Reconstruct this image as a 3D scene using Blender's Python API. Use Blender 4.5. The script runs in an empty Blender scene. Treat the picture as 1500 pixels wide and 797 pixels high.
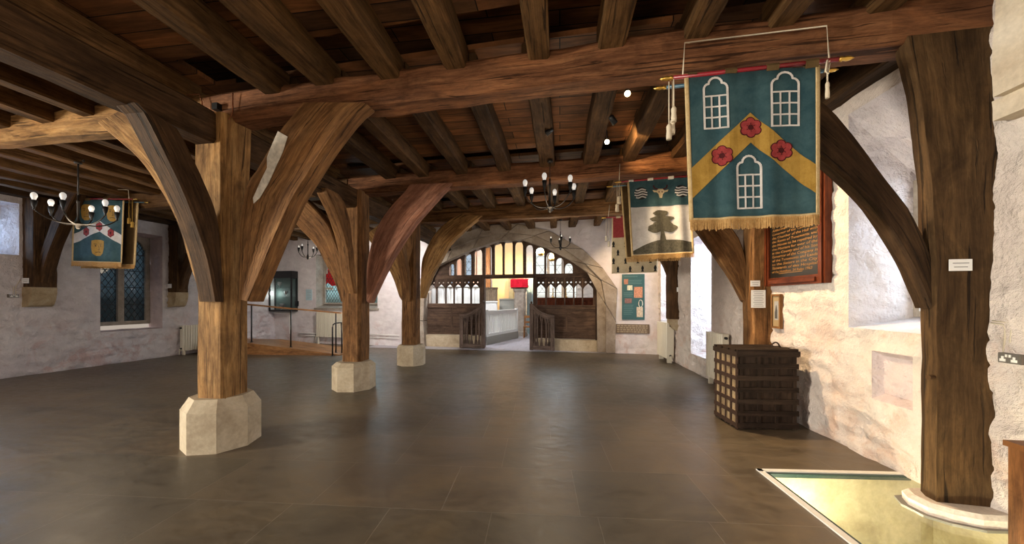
import bpy, bmesh, math, random
from mathutils import Vector, Matrix, noise
random.seed(7)
SC = bpy.context.scene
COL = SC.collection
PI = math.pi
# ---------------------------------------------------------------- camera model
YH, CX, FL, EYE = 440.0, 750.0, 520.0, 1.6
YAW = math.atan(70.0 / 520.0)
RGT = Vector((math.cos(YAW), math.sin(YAW), 0))
FWD = Vector((-math.sin(YAW), math.cos(YAW), 0))
UP = Vector((0, 0, 1))
EYEP = Vector((0, 0, EYE))


def ray(x, y):
    return FWD + RGT * ((x - CX) / FL) + UP * ((YH - y) / FL)


def onz(x, y, z=0.0):
    d = ray(x, y)
    return EYEP + d * ((z - EYE) / d.z)


def ondepth(x, y, dep):
    return EYEP + ray(x, y) * dep


class VP:
    """vertical plane through two floor points; s along it, z up, n towards the viewer's side"""
    def __init__(self, a, b):
        self.o = Vector((a[0], a[1], 0)); b = Vector((b[0], b[1], 0))
        self.d = (b - self.o).normalized()
        self.n = Vector((-self.d.y, self.d.x, 0))
        if self.n.dot(EYEP - self.o) < 0:
            self.n = -self.n

    def px(self, x, y, off=0.0):
        d = ray(x, y)
        t = (self.o + self.n * off - EYEP).dot(self.n) / d.dot(self.n)
        return EYEP + d * t

    def sz(self, x, y, off=0.0):
        p = self.px(x, y, off)
        return ((p - self.o).dot(self.d), p.z)

    def pt(self, s, z, off=0.0):
        v = self.o + self.d * s + self.n * off
        return Vector((v.x, v.y, z))


# ---------------------------------------------------------------- mesh builder
class MB:
    def __init__(self):
        self.v = []; self.f = []; self.uv = []; self.sm = []

    def add(self, verts, faces, uvs=None, smooth=False):
        b = len(self.v)
        self.v += [Vector(p) for p in verts]
        for k, f in enumerate(faces):
            self.f.append([i + b for i in f])
            self.uv.append(uvs[k] if uvs else None)
            self.sm.append(smooth)
        return self

    def quad(self, a, b, c, d):
        a, b, c, d = map(Vector, (a, b, c, d))
        w, h = (b - a).length, (d - a).length
        return self.add([a, b, c, d], [(0, 1, 2, 3)], [[(0, 0), (w, 0), (w, h), (0, h)]])

    def poly(self, pts):
        pts = [Vector(p) for p in pts]
        return self.add(pts, [list(range(len(pts)))])

    def box(self, c, hx, hy, hz):
        """box with half-axis vectors; UV u runs along its longest axis"""
        c, hx, hy, hz = map(Vector, (c, hx, hy, hz))
        ax = sorted([hx, hy, hz], key=lambda v: -v.length)
        a, b1, b2 = ax
        rings = []
        for sgn in (-1, 1):
            q = c + a * sgn
            rings.append([q - b1 - b2, q + b1 - b2, q + b1 + b2, q - b1 + b2])
        return self.loft(rings)

    def bx(self, x0, x1, y0, y1, z0, z1):
        return self.box(((x0 + x1) / 2, (y0 + y1) / 2, (z0 + z1) / 2), ((x1 - x0) / 2, 0, 0), (0, (y1 - y0) / 2, 0), (0, 0, (z1 - z0) / 2))

    def loft(self, rings, cap=True, smooth=False, closed=False):
        n = len(rings[0]); b = len(self.v)
        rings = [[Vector(p) for p in r] for r in rings]
        for r in rings:
            self.v += r
        u = [0.0]
        cen = [sum(r, Vector()) / n for r in rings]
        for i in range(1, len(rings)):
            u.append(u[-1] + (cen[i] - cen[i - 1]).length)
        r0 = rings[len(rings) // 2]
        vv = [0.0]
        for j in range(n):
            vv.append(vv[-1] + (r0[(j + 1) % n] - r0[j]).length)
        for i in range(len(rings) - 1):
            for j in range(n):
                k = (j + 1) % n
                self.f.append([b + i * n + j, b + i * n + k, b + (i + 1) * n + k, b + (i + 1) * n + j])
                self.uv.append([(u[i], vv[j]), (u[i], vv[j + 1]), (u[i + 1], vv[j + 1]), (u[i + 1], vv[j])])
                self.sm.append(smooth)
        if cap:
            for i in (0, len(rings) - 1):
                ids = [b + i * n + j for j in range(n)]
                self.f.append(ids if i else ids[::-1])
                a1 = (rings[i][1] - rings[i][0]); a1 = a1.normalized() if a1.length > 1e-9 else Vector((1, 0, 0))
                self.uv.append([((p - cen[i]).dot(a1) * .15, (p - cen[i]).length) for p in (rings[i] if i else rings[i][::-1])])
                self.sm.append(False)
        return self

    def tube(self, pts, r, n=8, cap=True):
        pts = [Vector(p) for p in pts]
        rings = []
        up = Vector((0, 0, 1))
        for i, p in enumerate(pts):
            t = (pts[min(i + 1, len(pts) - 1)] - pts[max(i - 1, 0)])
            t = t.normalized() if t.length > 1e-9 else Vector((0, 0, 1))
            ref = up if abs(t.z) < .95 else Vector((1, 0, 0))
            a = t.cross(ref).normalized(); c = a.cross(t)
            rr = r[i] if isinstance(r, (list, tuple)) else r
            rings.append([p + (a * math.cos(2 * PI * k / n) + c * math.sin(2 * PI * k / n)) * rr for k in range(n)])
        return self.loft(rings, cap, True)

    def lathe(self, base, prof, n=14):
        """prof: (radius, z) from the bottom up, around a vertical axis at base"""
        base = Vector(base)
        rings = [[base + Vector((math.cos(2 * PI * k / n) * max(r, 1e-4), math.sin(2 * PI * k / n) * max(r, 1e-4), z)) for k in range(n)] for r, z in prof]
        return self.loft(rings, True, True)

    def prism(self, poly, vec, n=1):
        """closed outline extruded along vec"""
        poly = [Vector(p) for p in poly]; vec = Vector(vec)
        return self.loft([poly, [p + vec for p in poly]])

    def build(self, name, mat, parent=None, recalc=True):
        me = bpy.data.meshes.new(name)
        me.from_pydata([tuple(p) for p in self.v], [], self.f)
        lay = me.uv_layers.new(name='UVMap')
        k = 0
        for f, uv in zip(self.f, self.uv):
            for j in range(len(f)):
                lay.data[k].uv = uv[j] if uv else (self.v[f[j]].x + self.v[f[j]].y * .37, self.v[f[j]].z)
                k += 1
        me.polygons.foreach_set('use_smooth', self.sm)
        if recalc:
            bm = bmesh.new(); bm.from_mesh(me)
            bmesh.ops.recalc_face_normals(bm, faces=bm.faces)
            bm.to_mesh(me); bm.free()
        me.materials.append(mat)
        o = bpy.data.objects.new(name, me)
        COL.objects.link(o)
        if parent is not None:
            o.parent = parent
            o.matrix_parent_inverse = Matrix.Translation(-world_loc(parent))
        return o


def world_loc(o):
    v = Vector(o.location)
    # every parent is unrotated; a child mesh keeps location zero
    return Vector(o.get('_base', (0, 0, 0))) if o.type == 'EMPTY' else Vector((0, 0, 0))


def tag(o, label, cat, group=None, kind=None):
    o['label'] = label; o['category'] = cat
    if group: o['group'] = group
    if kind: o['kind'] = kind
    return o


def thing(name, label, cat, loc, group=None, kind=None):
    o = bpy.data.objects.new(name, None)
    o.empty_display_size = .1
    o.location = loc
    o['_base'] = tuple(loc)
    COL.objects.link(o)
    return tag(o, label, cat, group, kind)


def struct(o, label=None, cat=None):
    o['kind'] = 'structure'
    if label: o['label'] = label
    if cat: o['category'] = cat
    return o


def catmull(pts, n):
    """resample a polyline smoothly to n points by arc length"""
    pts = [Vector(p) for p in pts]
    P = [pts[0] * 2 - pts[1]] + pts + [pts[-1] * 2 - pts[-2]]
    dense = []
    for i in range(1, len(P) - 2):
        for k in range(12):
            t = k / 12
            a, b, c, d = P[i - 1], P[i], P[i + 1], P[i + 2]
            dense.append(.5 * ((2 * b) + (c - a) * t + (2 * a - 5 * b + 4 * c - d) * t * t + (3 * b - a - 3 * c + d) * t ** 3))
    dense.append(pts[-1])
    L = [0]
    for i in range(1, len(dense)):
        L.append(L[-1] + (dense[i] - dense[i - 1]).length)
    out = []; j = 0
    for k in range(n):
        s = L[-1] * k / (n - 1)
        while j < len(L) - 2 and L[j + 1] < s:
            j += 1
        t = (s - L[j]) / max(L[j + 1] - L[j], 1e-9)
        out.append(dense[j].lerp(dense[j + 1], min(max(t, 0), 1)))
    return out


def hewn(rings, amp, seed):
    """uneven hand-hewn faces: push ring points about their centre by coherent noise"""
    out = []
    for r in rings:
        c = sum(r, Vector()) / len(r)
        out.append([p + (p - c).normalized() * amp * noise.noise(p * 2.3 + Vector((seed, 0, 0))) + (p - c).normalized() * amp * .4 * noise.noise(p * 9 + Vector((0, seed, 0))) for p in r])
    return out


_seed = [0]


def octring(c, a, b, ch):
    """rectangle of half axes a, b with cut corners of size ch"""
    la, lb = a.length, b.length
    ca, cb = a * max(0, 1 - ch / la), b * max(0, 1 - ch / lb)
    return [c - a - cb, c - ca - b, c + ca - b, c + a - cb, c + a + cb, c + ca + b, c - ca + b, c - a + cb]


def beam_rings(p, q, w, h, n=16, ch=.03, amp=.012, bow=0.0, side=None):
    p, q = Vector(p), Vector(q)
    t = (q - p).normalized()
    a = side or t.cross(UP).normalized()
    b = a.cross(t).normalized()
    if b.z < 0: b = -b
    _seed[0] += 1.7
    rings = []
    for i in range(n):
        k = i / (n - 1)
        c = p.lerp(q, k) + b * bow * math.sin(PI * k)
        c = c + a * .02 * noise.noise(Vector((c.x * .6, c.y * .6, _seed[0])))
        rings.append(octring(c, a * w / 2, b * h / 2, ch))
    return hewn(rings, amp, _seed[0])


def outline_rings(plane, upper, lower, thick, off, n=18, ch=.03, amp=.008):
    """timber whose front face is bounded by two pixel outlines on a vertical plane; thick goes away from the viewer"""
    A = catmull([plane.px(x, y, off) for x, y in upper], n)
    B = catmull([plane.px(x, y, off) for x, y in lower], n)
    _seed[0] += 1.3
    rings = []
    for u, l in zip(A, B):
        c = (u + l) / 2 - plane.n * thick / 2
        rings.append(octring(c, (u - l) / 2, plane.n * thick / 2, ch))
    return hewn(rings, amp, _seed[0])


def fix2(mb):
    return mb


# ---------------------------------------------------------------- materials
def mat(name):
    m = bpy.data.materials.new(name); m.use_nodes = True
    nt = m.node_tree
    return m, nt, nt.nodes['Principled BSDF']


def N(nt, t, **kw):
    n = nt.nodes.new(t)
    for k, v in kw.items():
        if k in n.inputs.keys() if isinstance(k, str) else False:
            n.inputs[k].default_value = v
        else:
            setattr(n, k, v)
    return n


def ramp(nt, src, stops, interp='LINEAR'):
    r = nt.nodes.new('ShaderNodeValToRGB')
    r.color_ramp.interpolation = interp
    el = r.color_ramp.elements
    while len(el) < len(stops):
        el.new(.5)
    for e, (p, c) in zip(el, stops):
        e.position = p
        e.color = (c, c, c, 1) if not isinstance(c, (tuple, list)) else (*c, 1)
    nt.links.new(src, r.inputs[0])
    return r.outputs[0]


def mixc(nt, a, b, f, mode='MIX'):
    m = nt.nodes.new('ShaderNodeMix'); m.data_type = 'RGBA'; m.blend_type = mode
    for sock, v in ((m.inputs[0], f), (m.inputs[6], a), (m.inputs[7], b)):
        if isinstance(v, bpy.types.NodeSocket): nt.links.new(v, sock)
        elif isinstance(v, (tuple, list)): sock.default_value = (*v, 1)
        else: sock.default_value = v
    return m.outputs[2]


def vmul(nt, src, sc, off=None):
    m = nt.nodes.new('ShaderNodeMapping')
    m.inputs['Scale'].default_value = sc
    nt.links.new(src, m.inputs['Vector'])
    if off is not None: nt.links.new(off, m.inputs['Location'])
    return m.outputs[0]


def noi(nt, vec, scale=1, detail=6, rough=.6, dist=0):
    n = nt.nodes.new('ShaderNodeTexNoise')
    n.inputs['Scale'].default_value = scale; n.inputs['Detail'].default_value = detail
    n.inputs['Roughness'].default_value = rough; n.inputs['Distortion'].default_value = dist
    nt.links.new(vec, n.inputs['Vector'])
    return n.outputs['Fac']


def bump(nt, bsdf, h, strength, dist):
    b = nt.nodes.new('ShaderNodeBump')
    b.inputs['Strength'].default_value = strength; b.inputs['Distance'].default_value = dist
    nt.links.new(h, b.inputs['Height']); nt.links.new(b.outputs[0], bsdf.inputs['Normal'])
    return b


def mathn(nt, op, a, b=None):
    m = nt.nodes.new('ShaderNodeMath'); m.operation = op
    for s, v in zip(m.inputs, (a, b)):
        if v is None: continue
        if isinstance(v, bpy.types.NodeSocket): nt.links.new(v, s)
        else: s.default_value = v
    return m.outputs[0]


def randoff(nt):
    oi = nt.nodes.new('ShaderNodeObjectInfo')
    c = nt.nodes.new('ShaderNodeCombineXYZ')
    for i, k in enumerate((31.0, 17.0, 53.0)):
        nt.links.new(mathn(nt, 'MULTIPLY', oi.outputs['Random'], k), c.inputs[i])
    return c.outputs[0], oi.outputs['Random']


def wood(name, dark, mid, light, rough=.74, su=1.5, sv=20.0, bmp=.7, crack=.8, vary=.35):
    m, nt, b = mat(name)
    uv = nt.nodes.new('ShaderNodeTexCoord').outputs['UV']
    off, rnd = randoff(nt)
    g = noi(nt, vmul(nt, uv, (su, sv, 1), off), 1, 8, .72, .6)
    fine = noi(nt, vmul(nt, uv, (su * 5, sv * 4, 1), off), 1, 5, .75)
    big = noi(nt, vmul(nt, uv, (1.7, 4.2, 1), off), 1, 5, .65, .8)
    blot = noi(nt, vmul(nt, uv, (5, 9, 1), off), 1, 5, .7, .5)
    col = ramp(nt, g, [(.3, dark), (.5, mid), (.7, light)])
    col = mixc(nt, col, ramp(nt, fine, [(.3, .55), (.68, 1.2)]), .55, 'MULTIPLY')
    col = mixc(nt, col, ramp(nt, big, [(.3, (.42, .38, .34)), (.52, (.95, .95, .95)), (.7, (1.35, 1.3, 1.2))]), .85, 'MULTIPLY')
    col = mixc(nt, col, ramp(nt, blot, [(.32, .5), (.5, 1.0)]), .6, 'MULTIPLY')
    cr = noi(nt, vmul(nt, uv, (.7, 19, 1), off), 1, 4, .6, 1.5)
    ck = ramp(nt, cr, [(.35, 0.0), (.385, 1.0)])
    col = mixc(nt, (dark[0] * .18, dark[1] * .16, dark[2] * .15), col, mixc(nt, (1, 1, 1), ck, crack))
    var = mathn(nt, 'ADD', mathn(nt, 'MULTIPLY', rnd, vary), 1.12 - vary / 2)
    col = mixc(nt, col, var, 1.0, 'MULTIPLY')
    nt.links.new(col, b.inputs['Base Color'])
    b.inputs['Roughness'].default_value = rough
    b.inputs['Specular IOR Level'].default_value = .16
    h = mathn(nt, 'ADD', mathn(nt, 'MULTIPLY', g, .5), mathn(nt, 'ADD', mathn(nt, 'MULTIPLY', ck, .8), mathn(nt, 'ADD', mathn(nt, 'MULTIPLY', fine, .35), mathn(nt, 'MULTIPLY', blot, .5))))
    bump(nt, b, h, bmp, .014)
    return m


def plain(name, col, rough=.5, metal=0.0, spec=.5, var=0.0, vs=30, bmp=0.0):
    m, nt, b = mat(name)
    b.inputs['Base Color'].default_value = (*col, 1)
    b.inputs['Roughness'].default_value = rough
    b.inputs['Metallic'].default_value = metal
    b.inputs['Specular IOR Level'].default_value = spec
    oc = nt.nodes.new('ShaderNodeTexCoord').outputs['Object']
    f = noi(nt, vmul(nt, oc, (vs, vs, vs)), 1, 4, .6)
    if var:
        c = mixc(nt, col, ramp(nt, f, [(.3, 1 - var), (.7, 1 + var * .6)]), 1.0, 'MULTIPLY')
        nt.links.new(c, b.inputs['Base Color'])
    if bmp: bump(nt, b, f, bmp, .005)
    return m


def plaster(name, base, stain, stain_z, pale, rough_=.11, blotch_=.8):
    m, nt, b = mat(name)
    oc = nt.nodes.new('ShaderNodeTexCoord').outputs['Object']
    sep = nt.nodes.new('ShaderNodeSeparateXYZ'); nt.links.new(oc, sep.inputs[0])
    big = noi(nt, oc, .9, 5, .6, .5)
    midn = noi(nt, oc, 4.0, 6, .62, .3)
    fine = noi(nt, oc, 26, 5, .6)
    col = mixc(nt, base, pale, ramp(nt, big, [(.4, 0), (.62, 1)]))
    # flaked limewash showing pinkish brick and stone low on the wall
    zf = ramp(nt, mathn(nt, 'DIVIDE', sep.outputs[2], stain_z), [(.0, 1.0), (.75, .55), (1.0, 0.0)])
    fl = ramp(nt, noi(nt, oc, 2.1, 7, .7, .6), [(.5, 0), (.6, 1)])
    col = mixc(nt, col, stain, mathn(nt, 'MULTIPLY', mathn(nt, 'MULTIPLY', fl, zf), .7))
    dirt = ramp(nt, midn, [(.3, .78), (.62, 1.04)])
    col = mixc(nt, col, dirt, .6, 'MULTIPLY')
    nt.links.new(col, b.inputs['Base Color'])
    b.inputs['Roughness'].default_value = .85; b.inputs['Specular IOR Level'].default_value = .2
    vor = nt.nodes.new('ShaderNodeTexVoronoi'); vor.feature = 'SMOOTH_F1'
    vor.inputs['Scale'].default_value = 1.0; vor.inputs['Smoothness'].default_value = .5
    nt.links.new(vmul(nt, oc, (3.6, 3.6, 6.5)), vor.inputs['Vector'])
    blotch = ramp(nt, noi(nt, vmul(nt, oc, (5, 5, 9)), 1, 8, .75, 1.2), [(.60, 1.0), (.70, .72)])  # scattered darker blotches in the colour, from their own noise
    col = mixc(nt, col, blotch, blotch_, 'MULTIPLY'); nt.links.new(col, b.inputs['Base Color'])
    h = mathn(nt, 'ADD', mathn(nt, 'MULTIPLY', midn, .8), mathn(nt, 'ADD', mathn(nt, 'MULTIPLY', fine, .22), mathn(nt, 'MULTIPLY', vor.outputs['Distance'], -.55)))
    bump(nt, b, h, 1.0, rough_)
    return m


def stonem(name, a, c, d, scale=3.0, rough=.8, bmp=.4):
    m, nt, b = mat(name)
    oc = nt.nodes.new('ShaderNodeTexCoord').outputs['Object']
    n1 = noi(nt, oc, scale, 7, .65, .4); n2 = noi(nt, oc, scale * 9, 5, .65)
    col = ramp(nt, n1, [(.3, a), (.5, c), (.7, d)])
    col = mixc(nt, col, ramp(nt, n2, [(.3, .75), (.7, 1.1)]), .6, 'MULTIPLY')
    nt.links.new(col, b.inputs['Base Color'])
    b.inputs['Roughness'].default_value = rough; b.inputs['Specular IOR Level'].default_value = .25
    bump(nt, b, mathn(nt, 'ADD', n1, mathn(nt, 'MULTIPLY', n2, .5)), bmp, .012)
    return m


def floor_mat():
    m, nt, b = mat('slate_flags')
    oc = nt.nodes.new('ShaderNodeTexCoord').outputs['Object']
    rot = nt.nodes.new('ShaderNodeMapping'); rot.inputs['Rotation'].default_value = (0, 0, -.06)
    rot.inputs['Location'].default_value = (.35, .22, 0)
    nt.links.new(oc, rot.inputs['Vector'])
    br = nt.nodes.new('ShaderNodeTexBrick')
    br.offset = .37; br.offset_frequency = 2; br.squash = .75; br.squash_frequency = 3
    br.inputs['Color1'].default_value = (.095, .076, .052, 1)
    br.inputs['Color2'].default_value = (.122, .090, .058, 1)
    br.inputs['Mortar'].default_value = (.17, .14, .105, 1)
    for k, v in (('Scale', 1.0), ('Mortar Size', .0032), ('Mortar Smooth', .5), ('Bias', 0), ('Brick Width', 1.05), ('Row Height', .72)):
        br.inputs[k].default_value = v
    nt.links.new(rot.outputs[0], br.inputs['Vector'])
    n1 = noi(nt, vmul(nt, oc, (.8, 1.3, 1)), 1, 6, .62, .8)
    n2 = noi(nt, vmul(nt, oc, (6, 11, 1)), 1, 6, .7, .5)
    col = mixc(nt, br.outputs['Color'], ramp(nt, n1, [(.3, (.62, .6, .6)), (.5, (1, 1, 1)), (.72, (1.3, 1.22, 1.05))]), .9, 'MULTIPLY')
    col = mixc(nt, col, ramp(nt, n2, [(.3, .7), (.7, 1.25)]), .75, 'MULTIPLY')
    sc = ramp(nt, noi(nt, vmul(nt, oc, (1.2, 7, 1)), 1, 7, .72, 1.4), [(.66, 0), (.74, 1)])
    col = mixc(nt, col, (.16, .14, .115), mathn(nt, 'MULTIPLY', sc, .45))
    nt.links.new(col, b.inputs['Base Color'])
    rg = ramp(nt, n2, [(.3, .30), (.7, .5)])
    nt.links.new(rg, b.inputs['Roughness'])
    b.inputs['Specular IOR Level'].default_value = .55
    h = mathn(nt, 'ADD', mathn(nt, 'MULTIPLY', n2, .5), mathn(nt, 'ADD', mathn(nt, 'MULTIPLY', n1, .6), mathn(nt, 'MULTIPLY', br.outputs['Fac'], -.35)))
    bump(nt, b, h, .35, .008)
    return m


def board_mat(name='ceiling_boards'):
    m, nt, b = mat(name)
    oc = nt.nodes.new('ShaderNodeTexCoord').outputs['Object']
    br = nt.nodes.new('ShaderNodeTexBrick'); br.offset = .41
    br.inputs['Color1'].default_value = (.25, .10, .036, 1)
    br.inputs['Color2'].default_value = (.10, .047, .022, 1)
    br.inputs['Mortar'].default_value = (.004, .003, .002, 1)
    for k, v in (('Scale', 1.0), ('Mortar Size', .006), ('Mortar Smooth', .2), ('Bias', 0), ('Brick Width', 1.7), ('Row Height', .2)):
        br.inputs[k].default_value = v
    nt.links.new(oc, br.inputs['Vector'])
    g = noi(nt, vmul(nt, oc, (1.6, 22, 1)), 1, 7, .68, .8)
    big = noi(nt, vmul(nt, oc, (1.3, 3.5, 1)), 1, 4, .6, .5)
    col = mixc(nt, br.outputs['Color'], ramp(nt, g, [(.3, .45), (.5, .95), (.7, 1.5)]), .9, 'MULTIPLY')
    col = mixc(nt, col, ramp(nt, big, [(.35, .35), (.6, 1.2)]), .85, 'MULTIPLY')
    nt.links.new(col, b.inputs['Base Color'])
    b.inputs['Roughness'].default_value = .6; b.inputs['Specular IOR Level'].default_value = .3
    bump(nt, b, mathn(nt, 'ADD', g, mathn(nt, 'MULTIPLY', br.outputs['Fac'], -1.5)), .5, .01)
    return m


def glassy(name, tint, gloss=.12, rough=.03):
    m, nt, b = mat(name)
    nt.nodes.remove(b)
    out = nt.nodes['Material Output']
    t = nt.nodes.new('ShaderNodeBsdfTransparent'); t.inputs[0].default_value = (*tint, 1)
    g = nt.nodes.new('ShaderNodeBsdfGlossy'); g.inputs['Roughness'].default_value = rough
    lw = nt.nodes.new('ShaderNodeLayerWeight'); lw.inputs['Blend'].default_value = .5
    fr = mathn(nt, 'ADD', mathn(nt, 'MULTIPLY', mathn(nt, 'POWER', lw.outputs['Facing'], 5.0), .9), .04)
    mx = nt.nodes.new('ShaderNodeMixShader')
    nt.links.new(mathn(nt, 'MULTIPLY', fr, gloss), mx.inputs[0])
    nt.links.new(t.outputs[0], mx.inputs[1]); nt.links.new(g.outputs[0], mx.inputs[2])
    nt.links.new(mx.outputs[0], out.inputs[0])
    return m


def emit(name, col, strength, base=(.8, .8, .8)):
    m, nt, b = mat(name)
    b.inputs['Base Color'].default_value = (*base, 1)
    b.inputs['Emission Color'].default_value = (*col, 1)
    b.inputs['Emission Strength'].default_value = strength
    return m


def fabric(name, a, c, scale=7.0):
    m, nt, b = mat(name)
    oc = nt.nodes.new('ShaderNodeTexCoord').outputs['Object']
    n1 = noi(nt, oc, scale, 6, .7, .3); n2 = noi(nt, oc, 90, 3, .6)
    col = ramp(nt, n1, [(.35, a), (.7, c)])
    col = mixc(nt, col, ramp(nt, n2, [(.3, .85), (.7, 1.08)]), .6, 'MULTIPLY')
    nt.links.new(col, b.inputs['Base Color'])
    b.inputs['Roughness'].default_value = .8; b.inputs['Specular IOR Level'].default_value = .15
    bump(nt, b, mathn(nt, 'ADD', n2, n1), .25, .004)
    return m


W_LIGHT = wood('oak_pale', (.12, .056, .018), (.28, .15, .055), (.45, .27, .11), vary=.1)
W_MID = wood('oak_brown', (.075, .032, .011), (.18, .086, .032), (.30, .16, .065), vary=.2)
W_RED = wood('oak_reddish', (.065, .026, .012), (.165, .07, .032), (.26, .125, .06), vary=.2)
W_DARK = wood('oak_dark', (.026, .013, .0055), (.065, .033, .014), (.115, .062, .027), vary=.45)
W_JOIST = wood('oak_joist', (.042, .020, .007), (.108, .056, .021), (.185, .10, .041), vary=.45)
W_WALLP = wood('oak_wall_post', (.035, .018, .007), (.075, .041, .017), (.118, .068, .029), vary=.1)
W_BLACK = wood('oak_blackened', (.020, .011, .005), (.046, .024, .011), (.085, .047, .022), vary=.1)
W_SCREEN = wood('screen_oak', (.042, .027, .02), (.085, .053, .038), (.14, .09, .066), su=.8, sv=24, bmp=.3, crack=.25, vary=.1)
W_RAIL = wood('varnished_ramp_wood', (.17, .075, .025), (.3, .14, .05), (.4, .21, .085), rough=.4, crack=.1, bmp=.15, vary=.1)
W_MAHOG = wood('mahogany', (.045, .011, .005), (.10, .024, .010), (.16, .045, .018), rough=.25, su=.7, sv=26, bmp=.08, crack=.05, vary=.05)
BOARDS = board_mat()
FLOORM = floor_mat()
PL_COOL = plaster('limewash_cool', (.60, .545, .57), (.52, .33, .31), 1.3, (.68, .64, .655))
PL_WARM = plaster('limewash_warm', (.66, .57, .53), (.60, .42, .34), 1.7, (.72, .65, .61))
PL_PINK = plaster('limewash_pinkish', (.62, .50, .51), (.55, .37, .35), .8, (.66, .56, .57))
PL_END = plaster('limewash_smooth', (.66, .60, .615), (.55, .38, .35), .9, (.72, .68, .685), .025, .3)
ST_PLINTH = stonem('plinth_limestone', (.36, .28, .19), (.50, .41, .29), (.58, .50, .38), 3)
ST_ARCH = stonem('arch_limestone', (.24, .19, .15), (.36, .30, .245), (.45, .39, .33), 2.6)
ST_GREY = stonem('grey_stone', (.20, .17, .14), (.30, .26, .22), (.38, .34, .29), 4)
ST_OCHRE = stonem('ochre_stone', (.26, .19, .11), (.38, .29, .18), (.45, .38, .27), 5)
IRON = plain('black_iron', (.012, .012, .013), .45, .6, var=.3)
BLACKP = plain('black_paint', (.008, .008, .009), .35)
BRASS = plain('brass', (.62, .40, .12), .3, 1.0)
GOLD = plain('gilt', (.68, .43, .10), .3, .9)
STEEL = plain('steel', (.5, .5, .52), .3, 1.0)
WHITE = plain('white_paint', (.78, .77, .74), .45, var=.06)
CREAM = plain('cream_enamel', (.68, .63, .52), .35, var=.05)
PAPER = plain('white_card', (.80, .80, .81), .6)
INK = plain('dark_print', (.06, .06, .06), .7)
GREYINK = plain('pale_print', (.30, .30, .31), .7)
CORD = plain('cream_cord', (.62, .54, .42), .8, var=.15, vs=200)
GLASS = glassy('clear_glass', (.93, .96, .95), .9)
LEAD = plain('lead_came', (.014, .014, .016), .55, .3)
# ================================================================ planes of the hall
RW = VP((3.12, 2.96), (2.91, 9.72))          # right wall, s grows away from the viewer
LW = VP((-11.22, 6.0), (-11.04, 9.0))        # left wall
BW = VP((-4.66, 11.7), (1.44, 11.09))        # end wall, s grows to the right
PY = [3.49, 6.15, 8.53]
FR = [VP((-3.75, y), (2.25, y - .36)) for y in PY]
POSTX = -3.72


def fry(k, x):
    return PY[k] - .06 * (x + 3.75)


def rwx(y): return 3.12 - (y - 2.96) * (.21 / 6.76)
def lwx(y): return -11.22 + .06 * (y - 6)
def bwy(x): return 11.7 - .1 * (x + 4.66)


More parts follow.
